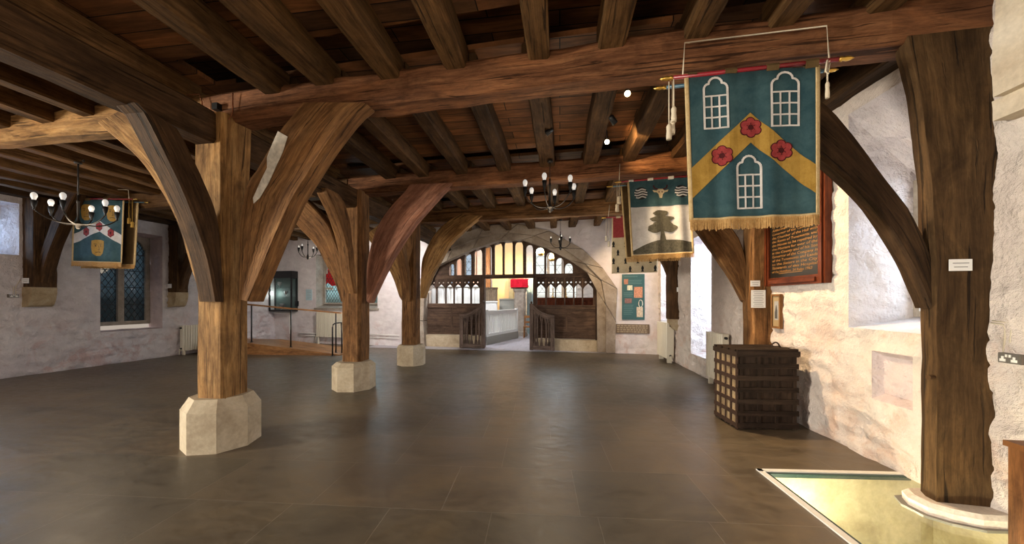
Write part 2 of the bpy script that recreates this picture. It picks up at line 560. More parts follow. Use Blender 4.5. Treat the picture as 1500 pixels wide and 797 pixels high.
def grid_wall(name, plane, s0, s1, z0, z1, mat_, holes=(), pred=None, step=.07, amp=.02, reveal_mat=None):
    """uneven limewashed wall with splayed openings. hole: dict s0,s1,z0,z1,depth,splay"""
    ss = {s0, s1}; zs = {z0, z1}
    k = int((s1 - s0) / step)
    for i in range(k): ss.add(s0 + (s1 - s0) * i / k)
    k = int((z1 - z0) / step)
    for i in range(k): zs.add(z0 + (z1 - z0) * i / k)
    for h in holes:
        for a in (h['s0'], h['s1']):
            ss = {v for v in ss if abs(v - a) > step * .45 or v in (s0, s1)}; 
        for a in (h['z0'], h['z1']):
            zs = {v for v in zs if abs(v - a) > step * .45 or v in (z0, z1)}
    for h in holes:
        ss |= {h['s0'], h['s1']}; zs |= {h['z0'], h['z1']}
    ss = sorted(ss); zs = sorted(zs)

    def edge(s, z):
        d = 1.0
        for h in holes:
            dx = max(h['s0'] - s, s - h['s1'], 0); dz = max(h['z0'] - z, z - h['z1'], 0)
            d = min(d, math.hypot(dx, dz) / .12)
        return min(d, 1)
    mb = MB(); idx = {}
    V = []
    for i, s in enumerate(ss):
        for j, z in enumerate(zs):
            p = plane.pt(s, z)
            q = Vector((p.x * 1.0, p.y * 1.0, p.z * 1.5))
            w = noise.noise(q * 1.1) * .9 + noise.noise(q * 3.1) * .6 + noise.noise(q * 7.5) * .3
            idx[i, j] = len(V)
            if amp > .02:   # coursed rubble showing through the limewash
                zz = z + .05 * noise.noise(Vector((s * 1.3, z * .8, 4)))
                row = math.floor(zz / .19); fz = zz / .19 - row
                bw = .34 + .16 * math.sin(row * 7.1); so = s + row * .217 + .05 * noise.noise(Vector((s * 2, z * 2, 9)))
                fs = so / bw - math.floor(so / bw)
                g = min(min(fz, 1 - fz) * .19, min(fs, 1 - fs) * bw)
                m_ = min(1, max(0, .55 + 1.3 * noise.noise(Vector((s * .8, z * .8, 21))) + (.25 if z < 1.4 else 0)))
                hb_ = noise.noise(Vector((math.floor(so / bw) * 3.7, row * 1.9, 2.2)))
                w += m_ * (-(1.15) * max(0, 1 - g / .04) + .55 * hb_)
            V.append(plane.pt(s, z, amp * w * edge(s, z)))
    F = []
    for i in range(len(ss) - 1):
        for j in range(len(zs) - 1):
            cs, cz = (ss[i] + ss[i + 1]) / 2, (zs[j] + zs[j + 1]) / 2
            if any(h['s0'] < cs < h['s1'] and h['z0'] < cz < h['z1'] for h in holes): continue
            if pred and pred(cs, cz): continue
            F.append((idx[i, j], idx[i + 1, j], idx[i + 1, j + 1], idx[i, j + 1]))
    mb.add(V, F, None, True)
    o = struct(mb.build(name, mat_, recalc=False))
    for h in holes:
        r = MB(); d = h['depth']; sp = h.get('splay', 0); sd = h.get('sill_drop', 0); tp = h.get('top_drop', 0)
        A = [(h['s0'], h['z0']), (h['s1'], h['z0']), (h['s1'], h['z1']), (h['s0'], h['z1'])]
        Bk = [(h['s0'] + sp, h['z0'] + sd), (h['s1'] - sp, h['z0'] + sd), (h['s1'] - sp, h['z1'] - tp), (h['s0'] + sp, h['z1'] - tp)]
        n = 14
        for e in range(4):
            a0, a1, b0, b1 = A[e], A[(e + 1) % 4], Bk[e], Bk[(e + 1) % 4]
            VV, FF = [], []
            for i in range(n + 1):
                for j in range(n + 1):
                    t, u = i / n, j / n
                    s = (a0[0] * (1 - t) + a1[0] * t) * (1 - u) + (b0[0] * (1 - t) + b1[0] * t) * u
                    z = (a0[1] * (1 - t) + a1[1] * t) * (1 - u) + (b0[1] * (1 - t) + b1[1] * t) * u
                    p = plane.pt(s, z, -d * u)
                    if 0 < i < n and 0 < j < n:
                        k = noise.noise(p * 3.3) * amp * .5
                        p = p + (plane.d * k if e in (1, 3) else UP * k)
                    VV.append(p)
            for i in range(n):
                for j in range(n):
                    FF.append((i * (n + 1) + j, (i + 1) * (n + 1) + j, (i + 1) * (n + 1) + j + 1, i * (n + 1) + j + 1))
            r.add(VV, FF, None, True)
        if h.get('back'):
            r.quad(plane.pt(Bk[0][0], Bk[0][1], -d), plane.pt(Bk[1][0], Bk[1][1], -d), plane.pt(Bk[2][0], Bk[2][1], -d), plane.pt(Bk[3][0], Bk[3][1], -d))
        ro = r.build('recess' if h.get('back') else 'reveal', h.get('mat') or reveal_mat or mat_, o)
    return o


def leaded(name, num, plane, off, s0, s1, z0, z1, frame_mat, lights=1, mull=.12, fw=.06, dx=.11, dz=.17, glass=None, arch=False, label=None):
    """leaded window: stone frame, mullions, panes, diamond lattice, saddle bars"""
    w = struct(bpy.data.objects.new('window_%d' % num, None), label, 'window'); COL.objects.link(w)
    w['_base'] = (0, 0, 0)
    d, n = plane.d, plane.n
    fr = MB()
    def bar(a, b, za, zb, dep, f):
        f.box(plane.pt((a + b) / 2, (za + zb) / 2, off), d * ((b - a) / 2), n * dep, UP * ((zb - za) / 2))
    bar(s0, s0 + fw, z0, z1, .06, fr); bar(s1 - fw, s1, z0, z1, .06, fr)
    bar(s0 + fw, s1 - fw, z0, z0 + fw, .06, fr); bar(s0 + fw, s1 - fw, z1 - fw, z1, .06, fr)
    fr.build('frame', frame_mat, w)
    a0, a1 = s0 + fw, s1 - fw
    lw = (a1 - a0 - mull * (lights - 1)) / lights
    for k in range(lights):
        la = a0 + k * (lw + mull); lb = la + lw
        if k:
            m = MB(); bar(la - mull, la, z0 + fw, z1 - fw, .07, m); m.build('mullion', frame_mat, w)
        if arch:
            hd = MB(); nn = 14; zt = z1 - fw
            for i in range(nn):
                p0 = la + lw * i / nn; p1 = la + lw * (i + 1) / nn
                t = ((p0 + p1) / 2 - la) / lw * 2 - 1
                zz = zt - lw * .8 * (1 - math.sqrt(max(0, 1 - abs(t) ** 1.7)))
                if zt - zz > .004: bar(p0, p1, zz, zt, .05, hd)
            hd.build('light_head', frame_mat, w)
        g = MB(); bar(la, lb, z0 + fw, z1 - fw, .003, g); g.build('pane', glass or GLASS, w)
        la_, lb_, za, zb = la, lb, z0 + fw, z1 - fw
        L = MB()
        for sg in (1, -1):
            slope = sg * dz / dx
            c0 = -((lb_ - la_) * dz / dx) - dz
            c = c0
            while c < (zb - za) + (lb_ - la_) * dz / dx + dz:
                pts = []
                # z = za + c + slope*(s-la)
                lo, hi = la_, lb_
                f = lambda s: za + c + slope * (s - la_)
                if slope > 0:
                    lo = max(lo, la_ + (0 - c) / slope); hi = min(hi, la_ + (zb - za - c) / slope)
                else:
                    lo = max(lo, la_ + (zb - za - c) / slope); hi = min(hi, la_ + (0 - c) / slope)
                if hi - lo > .01:
                    p, q = plane.pt(lo, f(lo), off + .008), plane.pt(hi, f(hi), off + .008)
                    t = (q - p).normalized()
                    L.box((p + q) / 2, (q - p) / 2, t.cross(n) * .0055, n * .005)
                c += dz
        k2 = za + .45
        while k2 < zb:
            bar(la_, lb_, k2 - .008, k2 + .008, .014, L); k2 += .45
        L.build('lattice', LEAD, w)
    return w


# ---------------------------------------------------------------- floor with the glazed pit
PITQ = [Vector((1.835, 3.63, 0)), Vector((3.42, 3.77, 0)), Vector((3.42, 1.0, 0)), Vector((1.965, 1.0, 0))]
OUT = [Vector((-13, 13.2, 0)), Vector((3.6, 13.2, 0)), Vector((3.6, -3.2, 0)), Vector((-13, -3.2, 0))]
mb = MB()
for i in range(4):
    j = (i + 1) % 4
    mb.quad(OUT[i], OUT[j], PITQ[j], PITQ[i])
fl = struct(mb.build('floor', FLOORM, recalc=False), 'dark polished stone flag floor of the hall', 'floor')
for p in fl.data.polygons:
    if p.normal.z < 0: p.flip()

# ceiling boards
mb = MB()
mb.bx(-12, -3.95, -3.2, 12.6, 4.09, 4.14)
for k_, (ya_, yb_) in enumerate(((-3.2, None), (0, 1), (1, 2), (2, None))):
    def edge_(i, x, d): return fry(i, x) + d
    y0 = (lambda x: -3.2) if k_ == 0 else (lambda x, k_=k_: edge_(k_ - 1, x, .12))
    y1 = (lambda x: 12.6) if k_ == 3 else (lambda x, k_=k_: edge_(k_, x, -.32 if k_ == 0 else -.16))
    mb.loft([[Vector((x, y0(x), 4.09)), Vector((x, y1(x), 4.09)), Vector((x, y1(x), 4.14)), Vector((x, y0(x), 4.14))] for x in (-3.95, 0, 3.6)])
mb.bx(-12, 3.6, -3.2, 12.6, 4.36, 4.4)
struct(mb.build('ceiling', BOARDS), 'reddish brown boards laid over the joists', 'ceiling')

# ---------------------------------------------------------------- right wall
def sR(x, y): return RW.sz(x, y)[0]
e1 = dict(s0=RW.sz(1358, 480)[0] - .06, s1=sR(1243, 480), z0=1.31, z1=3.6, depth=.66, splay=.05, sill_drop=.12, top_drop=.75)
e2 = dict(s0=sR(1042, 523), s1=sR(1012, 515), z0=.40, z1=2.98, depth=.75, splay=.04, sill_drop=.1, top_drop=.3)
e3 = dict(s0=sR(986, 500), s1=sR(968, 492), z0=.62, z1=2.9, depth=.6, splay=.0, sill_drop=.05, top_drop=.2)
nic = dict(s0=sR(1337, 550), s1=sR(1277, 550), z0=.62, z1=1.10, depth=.07, splay=.05, sill_drop=.06, top_drop=.05, back=True, mat=PL_PINK)
grid_wall('wall_right', RW, -6.2, 8.1, 0, 4.1, PL_WARM, [e1, e2, e3, nic], step=.04, amp=.03, reveal_mat=PL_COOL)
for num, e in ((1, e1), (2, e2), (3, e3)):
    leaded('window', num, RW, -e['depth'] + .02, e['s0'] + e['splay'], e['s1'] - e['splay'], e['z0'] + e['sill_drop'], e['z1'] - e['top_drop'], ST_GREY, 1 if num > 1 else 2,
           label=['leaded window deep in the embrasure behind the near wall post', 'leaded window in the tall bright embrasure past the chest', 'leaded window in the corner embrasure above the radiator'][num - 1])

# ---------------------------------------------------------------- left wall
s_w0, s_w1 = LW.sz(147, 487)[0], LW.sz(238, 484)[0]
zl0 = LW.sz(147, 487)[1]; zl1 = LW.sz(147, 332)[1]
h1 = dict(s0=s_w0, s1=s_w1, z0=zl0, z1=zl1, depth=.5, splay=.0, sill_drop=.02, top_drop=.05, mat=PL_PINK)
sr1 = LW.sz(28, 375)[0]; zr0 = LW.sz(28, 374)[1]
h0 = dict(s0=sr1 - 1.75, s1=sr1, z0=zr0, z1=3.62, depth=.6, splay=.12, sill_drop=.1, top_drop=.05)
h00 = dict(s0=-8.2, s1=-6.6, z0=.95, z1=3.2, depth=.35, splay=.0)
grid_wall('wall_left', LW, -9.4, 6.5, 0, 4.1, PL_COOL, [h0, h1, h00], step=.045, amp=.038)
NIGHTGL = glassy('dim_blue_glass', (.14, .185, .215), .9)
DAYGL = glassy('pale_window_glass', (.62, .70, .78), .9)
leaded('window', 4, LW, -.48, h1['s0'], h1['s1'] - .02, zl0 + .13, zl1 - .05, ST_GREY, 2, .13, .1, .13, .21, NIGHTGL, True, label='two light leaded window with stone mullion beside the hanging banner')
leaded('window', 5, LW, -.58, h0['s0'] + .12, h0['s1'] - .12, zr0 + .1, 3.57, ST_GREY, 2, .12, .08, .13, .21, DAYGL, True, label='window high in the pale recess at the edge of the wall')
leaded('window', 6, LW, -.33, -8.2, -6.6, .97, 3.2, ST_GREY, 3, .1, .06, .13, .21, None, True, label='wide leaded window behind the viewer')
# timber plates below the joists on both side walls
# ---------------------------------------------------------------- end wall with the great arch
EXT = [(560, 520), (575, 480), (601, 430), (633, 390), (650, 366), (672, 345), (690, 337), (711, 331.6), (735, 328.5), (759.5, 328.6), (783, 332), (805, 339), (830, 350), (853, 365), (870, 379), (883, 393), (895, 408), (904, 423), (900, 426), (902, 470), (901, 517)]
INT = [(620, 510), (620, 470), (622, 425), (630, 404), (639, 390), (655, 382), (675, 374), (692, 365), (711, 357), (730, 353), (747.5, 349.7), (765, 351.5), (780.6, 355.7), (799, 363), (817, 372), (834, 381), (850, 390), (860, 399), (868, 408), (874, 425), (875, 515)]
def szs(L, off=0): return [BW.sz(x, y, off) for x, y in L]
ext = szs(EXT); inn = szs(INT)
# right jamb straight, left jamb mirrored plainly
ext[0] = (ext[2][0] + .02, 0.0); ext[1] = (ext[2][0] + .02, .9)
inn[0] = (inn[2][0], 0.0); ext[-1] = (ext[-1][0], 0.0); inn[-1] = (inn[-1][0], 0.0)


def interp(L, s):
    for (a, za), (b, zb) in zip(L, L[1:]):
        if a <= s <= b and b > a:
            return za + (zb - za) * (s - a) / (b - a)
    return None


mid = [((a[0] + b[0]) / 2, (a[1] + b[1]) / 2) for a, b in zip(ext, inn)]
topmid = [p for p in mid[2:19]]
def in_arch(s, z):
    if s < mid[0][0] + .05 or s > mid[-1][0] - .05: return False
    zz = interp(topmid, s)
    return zz is None and z < 1.9 or zz is not None and z < zz


w0, w1 = BW.sz(463, 451), BW.sz(553, 451)
hb = dict(s0=w0[0], s1=w1[0], z0=w0[1], z1=3.3, depth=.4, splay=.06, sill_drop=.12, top_drop=.05, mat=ST_GREY)
grid_wall('wall_back', BW, -6.6, 7.75, 0, 4.1, PL_END, [hb], in_arch, amp=.012)

# arch stones: outer order and chamfered inner order, cut into voussoirs
def arch_ring(A, B, f, back, gap=.022):
    """A, B lists of (s,z): outer and inner edge; blocks between successive points"""
    mbk = MB()
    for i in range(len(A) - 1):
        a0, a1, b0, b1 = map(Vector, (A[i], A[i + 1], B[i], B[i + 1]))
        ga = (a1 - a0).normalized() * gap / 2; gb = (b1 - b0).normalized() * gap / 2
        q = [a0 + ga, a1 - ga, b1 - gb, b0 + gb]
        fr_ = [BW.pt(p.x, p.y, f) for p in q]; bk = [BW.pt(p.x, p.y, back) for p in q]
        c = sum(fr_, Vector()) / 4
        bev = [p + (c - p).normalized() * .012 + BW.n * .008 for p in fr_]
        mbk.loft([bk, fr_, bev])
    return mbk


def take(L, ids): return [L[i] for i in ids]
ids = [0, 1, 2, 4, 5, 7, 9, 11, 13, 15, 17, 19, 20]
arch = struct(bpy.data.objects.new('trim_1', None), 'depressed pointed stone arch around the oak screen', 'arch'); COL.objects.link(arch); arch['_base'] = (0, 0, 0)
m2 = [((a[0] * .48 + b[0] * .52), (a[1] * .48 + b[1] * .52)) for a, b in zip(ext, inn)]
arch_ring(take(ext, ids), take(m2, ids), .09, -.5).build('outer_order', ST_ARCH, arch)
arch_ring(take(m2, ids), take(inn, ids), .005, -.5).build('inner_order', ST_ARCH, arch)

# ================================================================ timbers
def beamobj(name, rings, m, label, cat, group=None):
    o = MB().loft(rings).build(name, m)
    return tag(o, label, cat, group, 'thing')


def fpt(k, x, z, off): 
    f = FR[k]; s = (x + 3.75) / f.d.x
    return f.pt(s, z, off)


# cross beams over the nave: along the frames, slightly uneven
beamobj('cross_beam', beam_rings(fpt(0, -3.95, 3.73, -.1), fpt(0, 3.25, 3.735, -.1), .3, .33, 30, .045, .03), W_RED, 'reddish cross beam nearest the viewer, resting on the front arcade post', 'beam', 'cross beams')
beamobj('cross_beam', beam_rings(fpt(1, -3.95, 3.73, -.1), fpt(1, 3.1, 3.78, -.1), .3, .33, 30, .045, .022), W_RED, 'reddish cross beam with a chandelier hanging before it, second from the viewer', 'beam', 'cross beams')
beamobj('cross_beam', beam_rings(fpt(2, -3.95, 3.72, -.1), fpt(2, 3.1, 3.74, -.1), .3, .36, 30, .05, .03), W_MID, 'dark brown cross beam before the stone arch, third from the viewer', 'beam', 'cross beams')
beamobj('cross_beam', beam_rings(fpt(0, -11.3, 3.9, -.1), fpt(0, -3.9, 3.74, -.1), .3, .34, 24, .06, .035, .04), W_LIGHT, 'pale cross beam reaching from the front arcade post to the side window wall', 'beam', 'cross beams')
beamobj('cross_beam', beam_rings(fpt(1, -11.3, 3.74, -.1), fpt(1, -3.9, 3.73, -.1), .3, .34, 24, .05, .03), W_JOIST, 'cross beam of the side aisle above the banner with gold faces', 'beam', 'cross beams')
beamobj('cross_beam', beam_rings(fpt(2, -11.0, 3.74, -.1), fpt(2, -3.9, 3.73, -.1), .3, .34, 24, .05, .03), W_JOIST, 'cross beam of the side aisle closest to the stained glass window', 'beam', 'cross beams')
# arcade plate along the posts
for (y0, y1, lab, w_) in ((-3.0, 3.42, 'heavy dark arcade beam running from above the viewer to the front post', W_DARK), (3.60, 6.1, 'dark arcade beam between the front and second posts', W_DARK), (6.25, 8.5, 'dark arcade beam between the second and third posts', W_DARK), (8.6, 11.6, 'dark arcade beam from the third post to the end wall', W_DARK)):
    beamobj('arcade_beam', beam_rings((-3.76, y0, 3.43), (-3.76, y1, 3.44), .28, .34, 22, .035, .015), w_, lab, 'beam', 'arcade beams')
# wall plates
beamobj('wall_plate', beam_rings((rwx(3.3) - .06, 3.36, 3.90), (rwx(10.6) - .06, 10.7, 3.90), .24, .3, 24, .02, .02), W_BLACK, 'dark wall plate sloping along the top of the wall with the honours board', 'beam')
beamobj('wall_plate', beam_rings((lwx(-2.9) + .1, -2.9, 3.88), (lwx(12) + .1, 12.1, 3.88), .24, .26, 30, .02, .02), W_BLACK, 'dark wall plate along the top of the window wall beside the aisle', 'beam')

# joists, each bay
ORD = ['first', 'second', 'third', 'fourth', 'fifth', 'sixth', 'seventh', 'eighth', 'ninth', 'tenth', 'eleventh']
NAVE_X = [2.5, 1.83, 1.13, .45, -.21, -.92, -1.63, -2.34, -3.03]
AISLE_X = [-4.28, -4.92, -5.62, -6.33, -7.05, -7.75, -8.46, -9.18, -9.9, -10.55]
BAYS = ['before the first cross beam', 'between first and second cross beams', 'between second and third cross beams', 'beyond the third cross beam']
for b in range(4):
    for grp, xs in (('nave', NAVE_X), ('aisle', AISLE_X)):
        for i, x0 in enumerate(xs):
            x = x0 + random.uniform(-.04, .04)
            if grp == 'aisle' and b == 0 and i < 2: x = (-4.22, -4.72)[i]
            ya = -3.0 if b == 0 else fry(b - 1, x) + .12
            yb = bwy(x) + .02 if b == 3 else fry(b, x) + .06
            if b == 0 and grp == 'nave' and i == 0: ya = .2
            w = random.uniform(.19, .25); h = random.uniform(.25, .29)
            zc = 3.80 + h / 2 + (.13 if b == 3 else 0)
            h2 = h if b != 3 else .2
            if b == 3: zc = 3.96
            mm = W_JOIST if (b == 0 and grp == 'nave') else (W_DARK if b == 1 and grp == 'nave' else W_JOIST)
            dx = random.uniform(-.05, .05)
            place = ('%s nave joist from the honours board wall' if grp == 'nave' else '%s aisle joist from the arcade posts') % ORD[i]
            beamobj('ceiling_joist', beam_rings((x, ya, zc), (x + dx, yb, zc + random.uniform(-.015, .015)), w, h2, 14, .02, .02), mm, place + ', ' + BAYS[b], 'joist', 'ceiling joists')

# ---------------------------------------------------------------- arcade posts
def post_rings(cx, cy, s, z0, z1, ch=.03, n=14, amp=.012, grow=0.0):
    _seed[0] += 2.1
    R = []
    for i in range(n):
        z = z0 + (z1 - z0) * i / (n - 1)
        hs = s / 2 * (1 + grow * max(0, (z - 2.4) / 1.2))
        R.append(octring(Vector((cx, cy, z)), Vector((hs, 0, 0)), Vector((0, hs, 0)), ch))
    return hewn(R, amp, _seed[0])


def plinth(name, label, cx, cy, r, zt, zc, rtop, rot=0.0):
    m = MB()
    def ring(r_, z): return [Vector((cx + r_ * math.cos(rot + 2 * PI * k / 8), cy + r_ * math.sin(rot + 2 * PI * k / 8), z)) for k in range(8)]
    m.loft([ring(r, 0), ring(r, zt), ring(rtop, zc)])
    o = m.build(name, ST_PLINTH)
    return tag(o, label, 'plinth', 'octagonal post plinths')


LONG = VP((POSTX + .12, 0), (POSTX + .12, 5))
# post 1
P1 = thing('arcade_post', 'pale oak arcade post with big curved braces, closest of the three on the row', 'post', (POSTX, 3.49, .54), 'arcade posts')
MB().loft(post_rings(POSTX, 3.5, .335, .53, 3.6, .03, 18, .012, .12)).build('post_shaft', W_LIGHT, P1)
MB().loft(outline_rings(FR[0], [(180, 160), (195, 172), (222, 205), (240, 226), (264, 255), (291, 311), (310, 363), (318, 400), (322, 440)],
                        [(142, 180), (155, 192), (200, 232), (240, 290), (262, 340), (280, 400), (286, 420), (288, 440)], .2, .1, 22, .025)).build('brace', W_LIGHT, P1)
rb = MB().loft(outline_rings(FR[0], [(440, 150), (424.5, 170), (405.7, 194), (371.8, 250.6), (357, 273), (349, 326), (347, 400), (348, 438)],
                             [(535, 150), (516.7, 166), (484.7, 205.4), (451, 258), (428, 296), (405.7, 344.7), (383, 400), (365, 442)], .2, .1, 22, .03)).build('brace', W_MID, P1)
MB().loft(outline_rings(LONG, [(262, 190), (273, 209), (298, 262), (319, 315), (325, 360), (328, 400), (330, 442)],
                        [(200, 150), (213, 163), (237, 210), (266, 270), (288, 325), (306, 380), (318, 442)], .23, .06, 22, .02)).build('brace', W_DARK, P1)
pa = MB()
pp = [(407, 192), (421, 200), (414, 222), (403, 246), (393, 268), (380, 290), (371.5, 298), (370.5, 290), (383, 262), (391, 246), (391, 230), (399, 210)]
pa.prism([FR[0].px(x, y, .112) for x, y in pp], FR[0].n * -.006)
po = pa.build('limewash_patch', plain('limewash_residue', (.62, .56, .48), .8, var=.35, vs=14, bmp=.3), rb); po['label'] = 'pale limewash patch on the brace'
plinth('stone_plinth', 'chipped octagonal limestone plinth under the closest arcade post', POSTX - .05, 3.53, .36, .425, .55, .285, math.radians(39))
# post 2
P2 = thing('arcade_post', 'brown oak arcade post on the row with a pinkish brace, middle of the three', 'post', (POSTX, 6.15, .47), 'arcade posts')
MB().loft(post_rings(POSTX - .03, 6.15, .37, .46, 3.6, .05, 18, .01)).build('post_shaft', W_MID, P2)
MB().loft(outline_rings(FR[1], [(410, 272), (424.5, 284), (442.7, 288.7), (464, 309), (481, 330), (497, 370), (506, 400), (514, 440)],
                        [(400, 292), (420, 313), (438, 334.5), (455.5, 351.6), (466, 366.5), (478, 390), (490, 415), (499, 442)], .2, .1, 20, .02)).build('brace', W_MID, P2)
MB().loft(outline_rings(FR[1], [(600, 270), (591.7, 281), (567, 308), (550, 337), (540, 370), (536, 400), (536, 440)],
                        [(662, 268), (649.6, 277), (625, 304), (604, 328.6), (579, 366), (558.6, 403), (540, 444)], .2, .1, 20, .02)).build('brace', wood('oak_pinkish', (.14, .055, .032), (.27, .12, .075), (.36, .18, .12), vary=.02, crack=.4), P2)
MB().loft(outline_rings(LONG, [(497, 285), (506.7, 300), (515, 332), (518.4, 366.5), (521, 395), (524, 430)],
                        [(478, 275), (483, 287.6), (494, 311), (504.5, 341), (511, 368.7), (514, 400), (520, 430)], .2, .06, 20, .02)).build('brace', W_MID, P2)
plinth('stone_plinth', 'octagonal limestone plinth under the middle arcade post', POSTX - .02, 6.07, .37, .42, .49, .29, math.radians(30))
# post 3
P3 = thing('arcade_post', 'ochre brown oak arcade post beside the stone arch, farthest of the three', 'post', (POSTX, 8.53, .5), 'arcade posts')
MB().loft(post_rings(POSTX + .02, 8.50, .37, .48, 3.6, .05, 18, .01)).build('post_shaft', W_MID, P3)
MB().loft(outline_rings(FR[2], [(560, 325), (572, 335), (585, 345), (598.7, 360), (605.5, 393), (607.8, 438)],
                        [(535, 345), (548, 362), (565, 388), (576, 409), (585, 436), (588, 440)], .2, .1, 18, .02)).build('brace', W_LIGHT, P3)
MB().loft(outline_rings(FR[2], [(672, 314), (657, 323), (639, 339), (623.6, 366), (617, 388), (615, 437)],
                        [(706, 316), (696, 323), (675.5, 341), (657, 359), (641.6, 386), (630, 406.5), (620, 437)], .2, .1, 18, .02)).build('brace', W_LIGHT, P3)
MB().loft([octring(Vector((POSTX, y, z)), Vector((.1, 0, 0)), Vector((0, .05, .12)), .02) for y, z in ((8.3, 1.7), (8.2, 2.2), (8.0, 2.7), (7.6, 3.3))]).build('brace', W_MID, P3)
plinth('stone_plinth', 'octagonal limestone plinth under the farthest arcade post, before the arch', POSTX + .04, 8.47, .345, .43, .50, .30, math.radians(30))

# ---------------------------------------------------------------- wall posts on the right
def wallpost(label, pts_fn, z0, z1, m, loc):
    t = thing('wall_post', label, 'post', loc, 'wall posts')
    return t


T = thing('wall_post', 'massive dark oak wall post with jowled head beside the glazed floor pit', 'post', (3.08, 3.2, .1), 'wall posts')
R = []
for z in [.06, .4, .9, 1.4, 1.9, 2.3, 2.7, 3.0, 3.3, 3.5, 3.6]:
    xl = 2.80 - (.0 if z < 2.0 else (z - 2.0) * .08 + max(0, z - 2.9) * .08)
    R.append([Vector((xl, 3.06, z)), Vector((3.17, 3.03, z)), Vector((3.36, 3.05, z)), Vector((3.36, 3.26, z)), Vector((xl + .04, 3.22, z)), Vector((xl, 3.14, z))])
_seed[0] += 3
R2 = []
for i in range(len(R) - 1):
    for k in range(4):
        R2.append([a.lerp(b, k / 4) for a, b in zip(R[i], R[i + 1])])
R2.append(R[-1])
MB().loft(hewn(R2, .014, _seed[0])).build('post_shaft', W_WALLP, T)
MB().loft(outline_rings(FR[0], [(1090, 96), (1150, 115), (1205, 145), (1240, 182), (1265, 215), (1300, 262), (1330, 300), (1352, 340), (1368, 375), (1378, 415), (1384, 452)],
                        [(1120, 175), (1160, 200), (1200, 228), (1228, 252), (1250, 272), (1278, 300), (1302, 332), (1325, 370), (1340, 400), (1352, 428), (1362, 452)], .14, .0, 26, .02)).build('brace', W_BLACK, T)
peg = MB().tube([Vector((2.83, 3.09, 1.02)), Vector((2.75, 3.07, 1.02))], .018); peg.build('peg', W_DARK, T)


def box_post(label, yc, wy, prot, z0, z1, m, brace_px=None, plane=None, boff=0, bt=.15, m2=None):
    t = thing('wall_post', label, 'post', (rwx(yc) - prot / 2, yc, z0), 'wall posts')
    x1 = rwx(yc) + .06; x0 = rwx(yc) - prot
    rr = [octring(Vector(((x0 + x1) / 2, yc, z)), Vector(((x1 - x0) / 2, 0, 0)), Vector((0, wy / 2, 0)), .02) for z in [z0 + (z1 - z0) * i / 15 for i in range(16)]]
    _seed[0] += 1
    MB().loft(hewn(rr, .01, _seed[0])).build('post_shaft', m, t)
    if brace_px:
        MB().loft(outline_rings(plane, *brace_px, bt, boff, 16, .02)).build('brace', m2 or m, t)
    return t


F2b = VP((2.0, 5.83), (3.2, 5.78))
box_post('oak wall post behind the iron bound chest with two white notices', 5.75, .3, .24, .0, 3.8, W_MID,
         ([(1010, 262), (1035, 290), (1062, 322), (1085, 352), (1096, 400), (1098, 446)], [(985, 300), (1010, 322), (1025, 340), (1050, 375), (1070, 405), (1090, 440)]), F2b, .0, .16, W_MID)
F3b = VP((2.0, 9.5), (3.0, 9.47))
box_post('dark wall post on a small stone corbel, far end of the wall beside the corner', 9.47, .34, .2, 1.13, 3.9, W_DARK,
         ([(950, 330), (968, 350), (985, 378), (992, 410), (994, 436)], [(930, 340), (955, 365), (970, 385), (980, 410), (988, 436)]), F3b, .0, .15, W_DARK)
cb = MB(); xw = rwx(9.47)
cb.loft([[Vector((xw - a, 9.47 - .15, z)), Vector((xw + .05, 9.47 - .15, z)), Vector((xw + .05, 9.47 + .15, z)), Vector((xw - a, 9.47 + .15, z))] for a, z in ((.04, .84), (.12, .9), (.17, 1.0), (.18, 1.13))])
tag(cb.build('stone_corbel', ST_OCHRE), 'small yellowish stone corbel under the wall post near the radiator', 'corbel')

# left wall posts on corbels
def lpost(label, clabel, yc, wy, z0, braces, m):
    t = thing('wall_post', label, 'post', (lwx(yc) + .15, yc, z0), 'wall posts')
    x0 = lwx(yc) - .05; x1 = lwx(yc) + .28
    rr = [octring(Vector(((x0 + x1) / 2, yc, z)), Vector(((x1 - x0) / 2, 0, 0)), Vector((0, wy / 2, 0)), .02) for z in [z0 + (3.8 - z0) * i / 13 for i in range(14)]]
    _seed[0] += 1
    MB().loft(hewn(rr, .015, _seed[0])).build('post_shaft', m, t)
    A = []
    for k in range(12):
        u = k / 11
        x = x1 - .05 + 1.0 * u ** 1.15; z = z0 + .12 + 1.95 * u ** .82
        dx, dz = 1.15 * max(u, .03) ** .15, 1.6 * max(u, .05) ** -.18
        tt = Vector((dx, -.06, dz)).normalized(); nn = tt.cross(Vector((0, 1, 0))).normalized()
        A.append(octring(Vector((x, yc - .06 * (x - x1), z)), nn * (.13 - .03 * (1 - u)), Vector((0, .1, 0)), .02))
    MB().loft(hewn(A, .012, _seed[0] + 5)).build('brace', m, t)
    c = MB()
    c.loft([[Vector((x0, yc - wy / 2 - .01, z)), Vector((x0 + .1 + a, yc - wy / 2 - .01, z)), Vector((x0 + .1 + a, yc + wy / 2 + .01, z)), Vector((x0, yc + wy / 2 + .01, z))] for a, z in ((.06, z0 - .42), (.12, z0 - .38), (.17, z0 - .26), (.2, z0 - .12), (.2, z0))])
    tag(c.build('stone_corbel', ST_OCHRE), clabel, 'corbel')
    return t


lpost('dark oak wall post and brace on a stone corbel beside the pale recess', 'worn ochre stone corbel above the double socket', LW.px(52, 440).y, .36, 1.88, None, W_DARK)
lpost('dark oak wall post and brace between the two light window and the cream radiator', 'worn stone corbel above the cream radiator on the side wall', LW.px(256, 440).y, .32, 1.83, None, W_DARK)

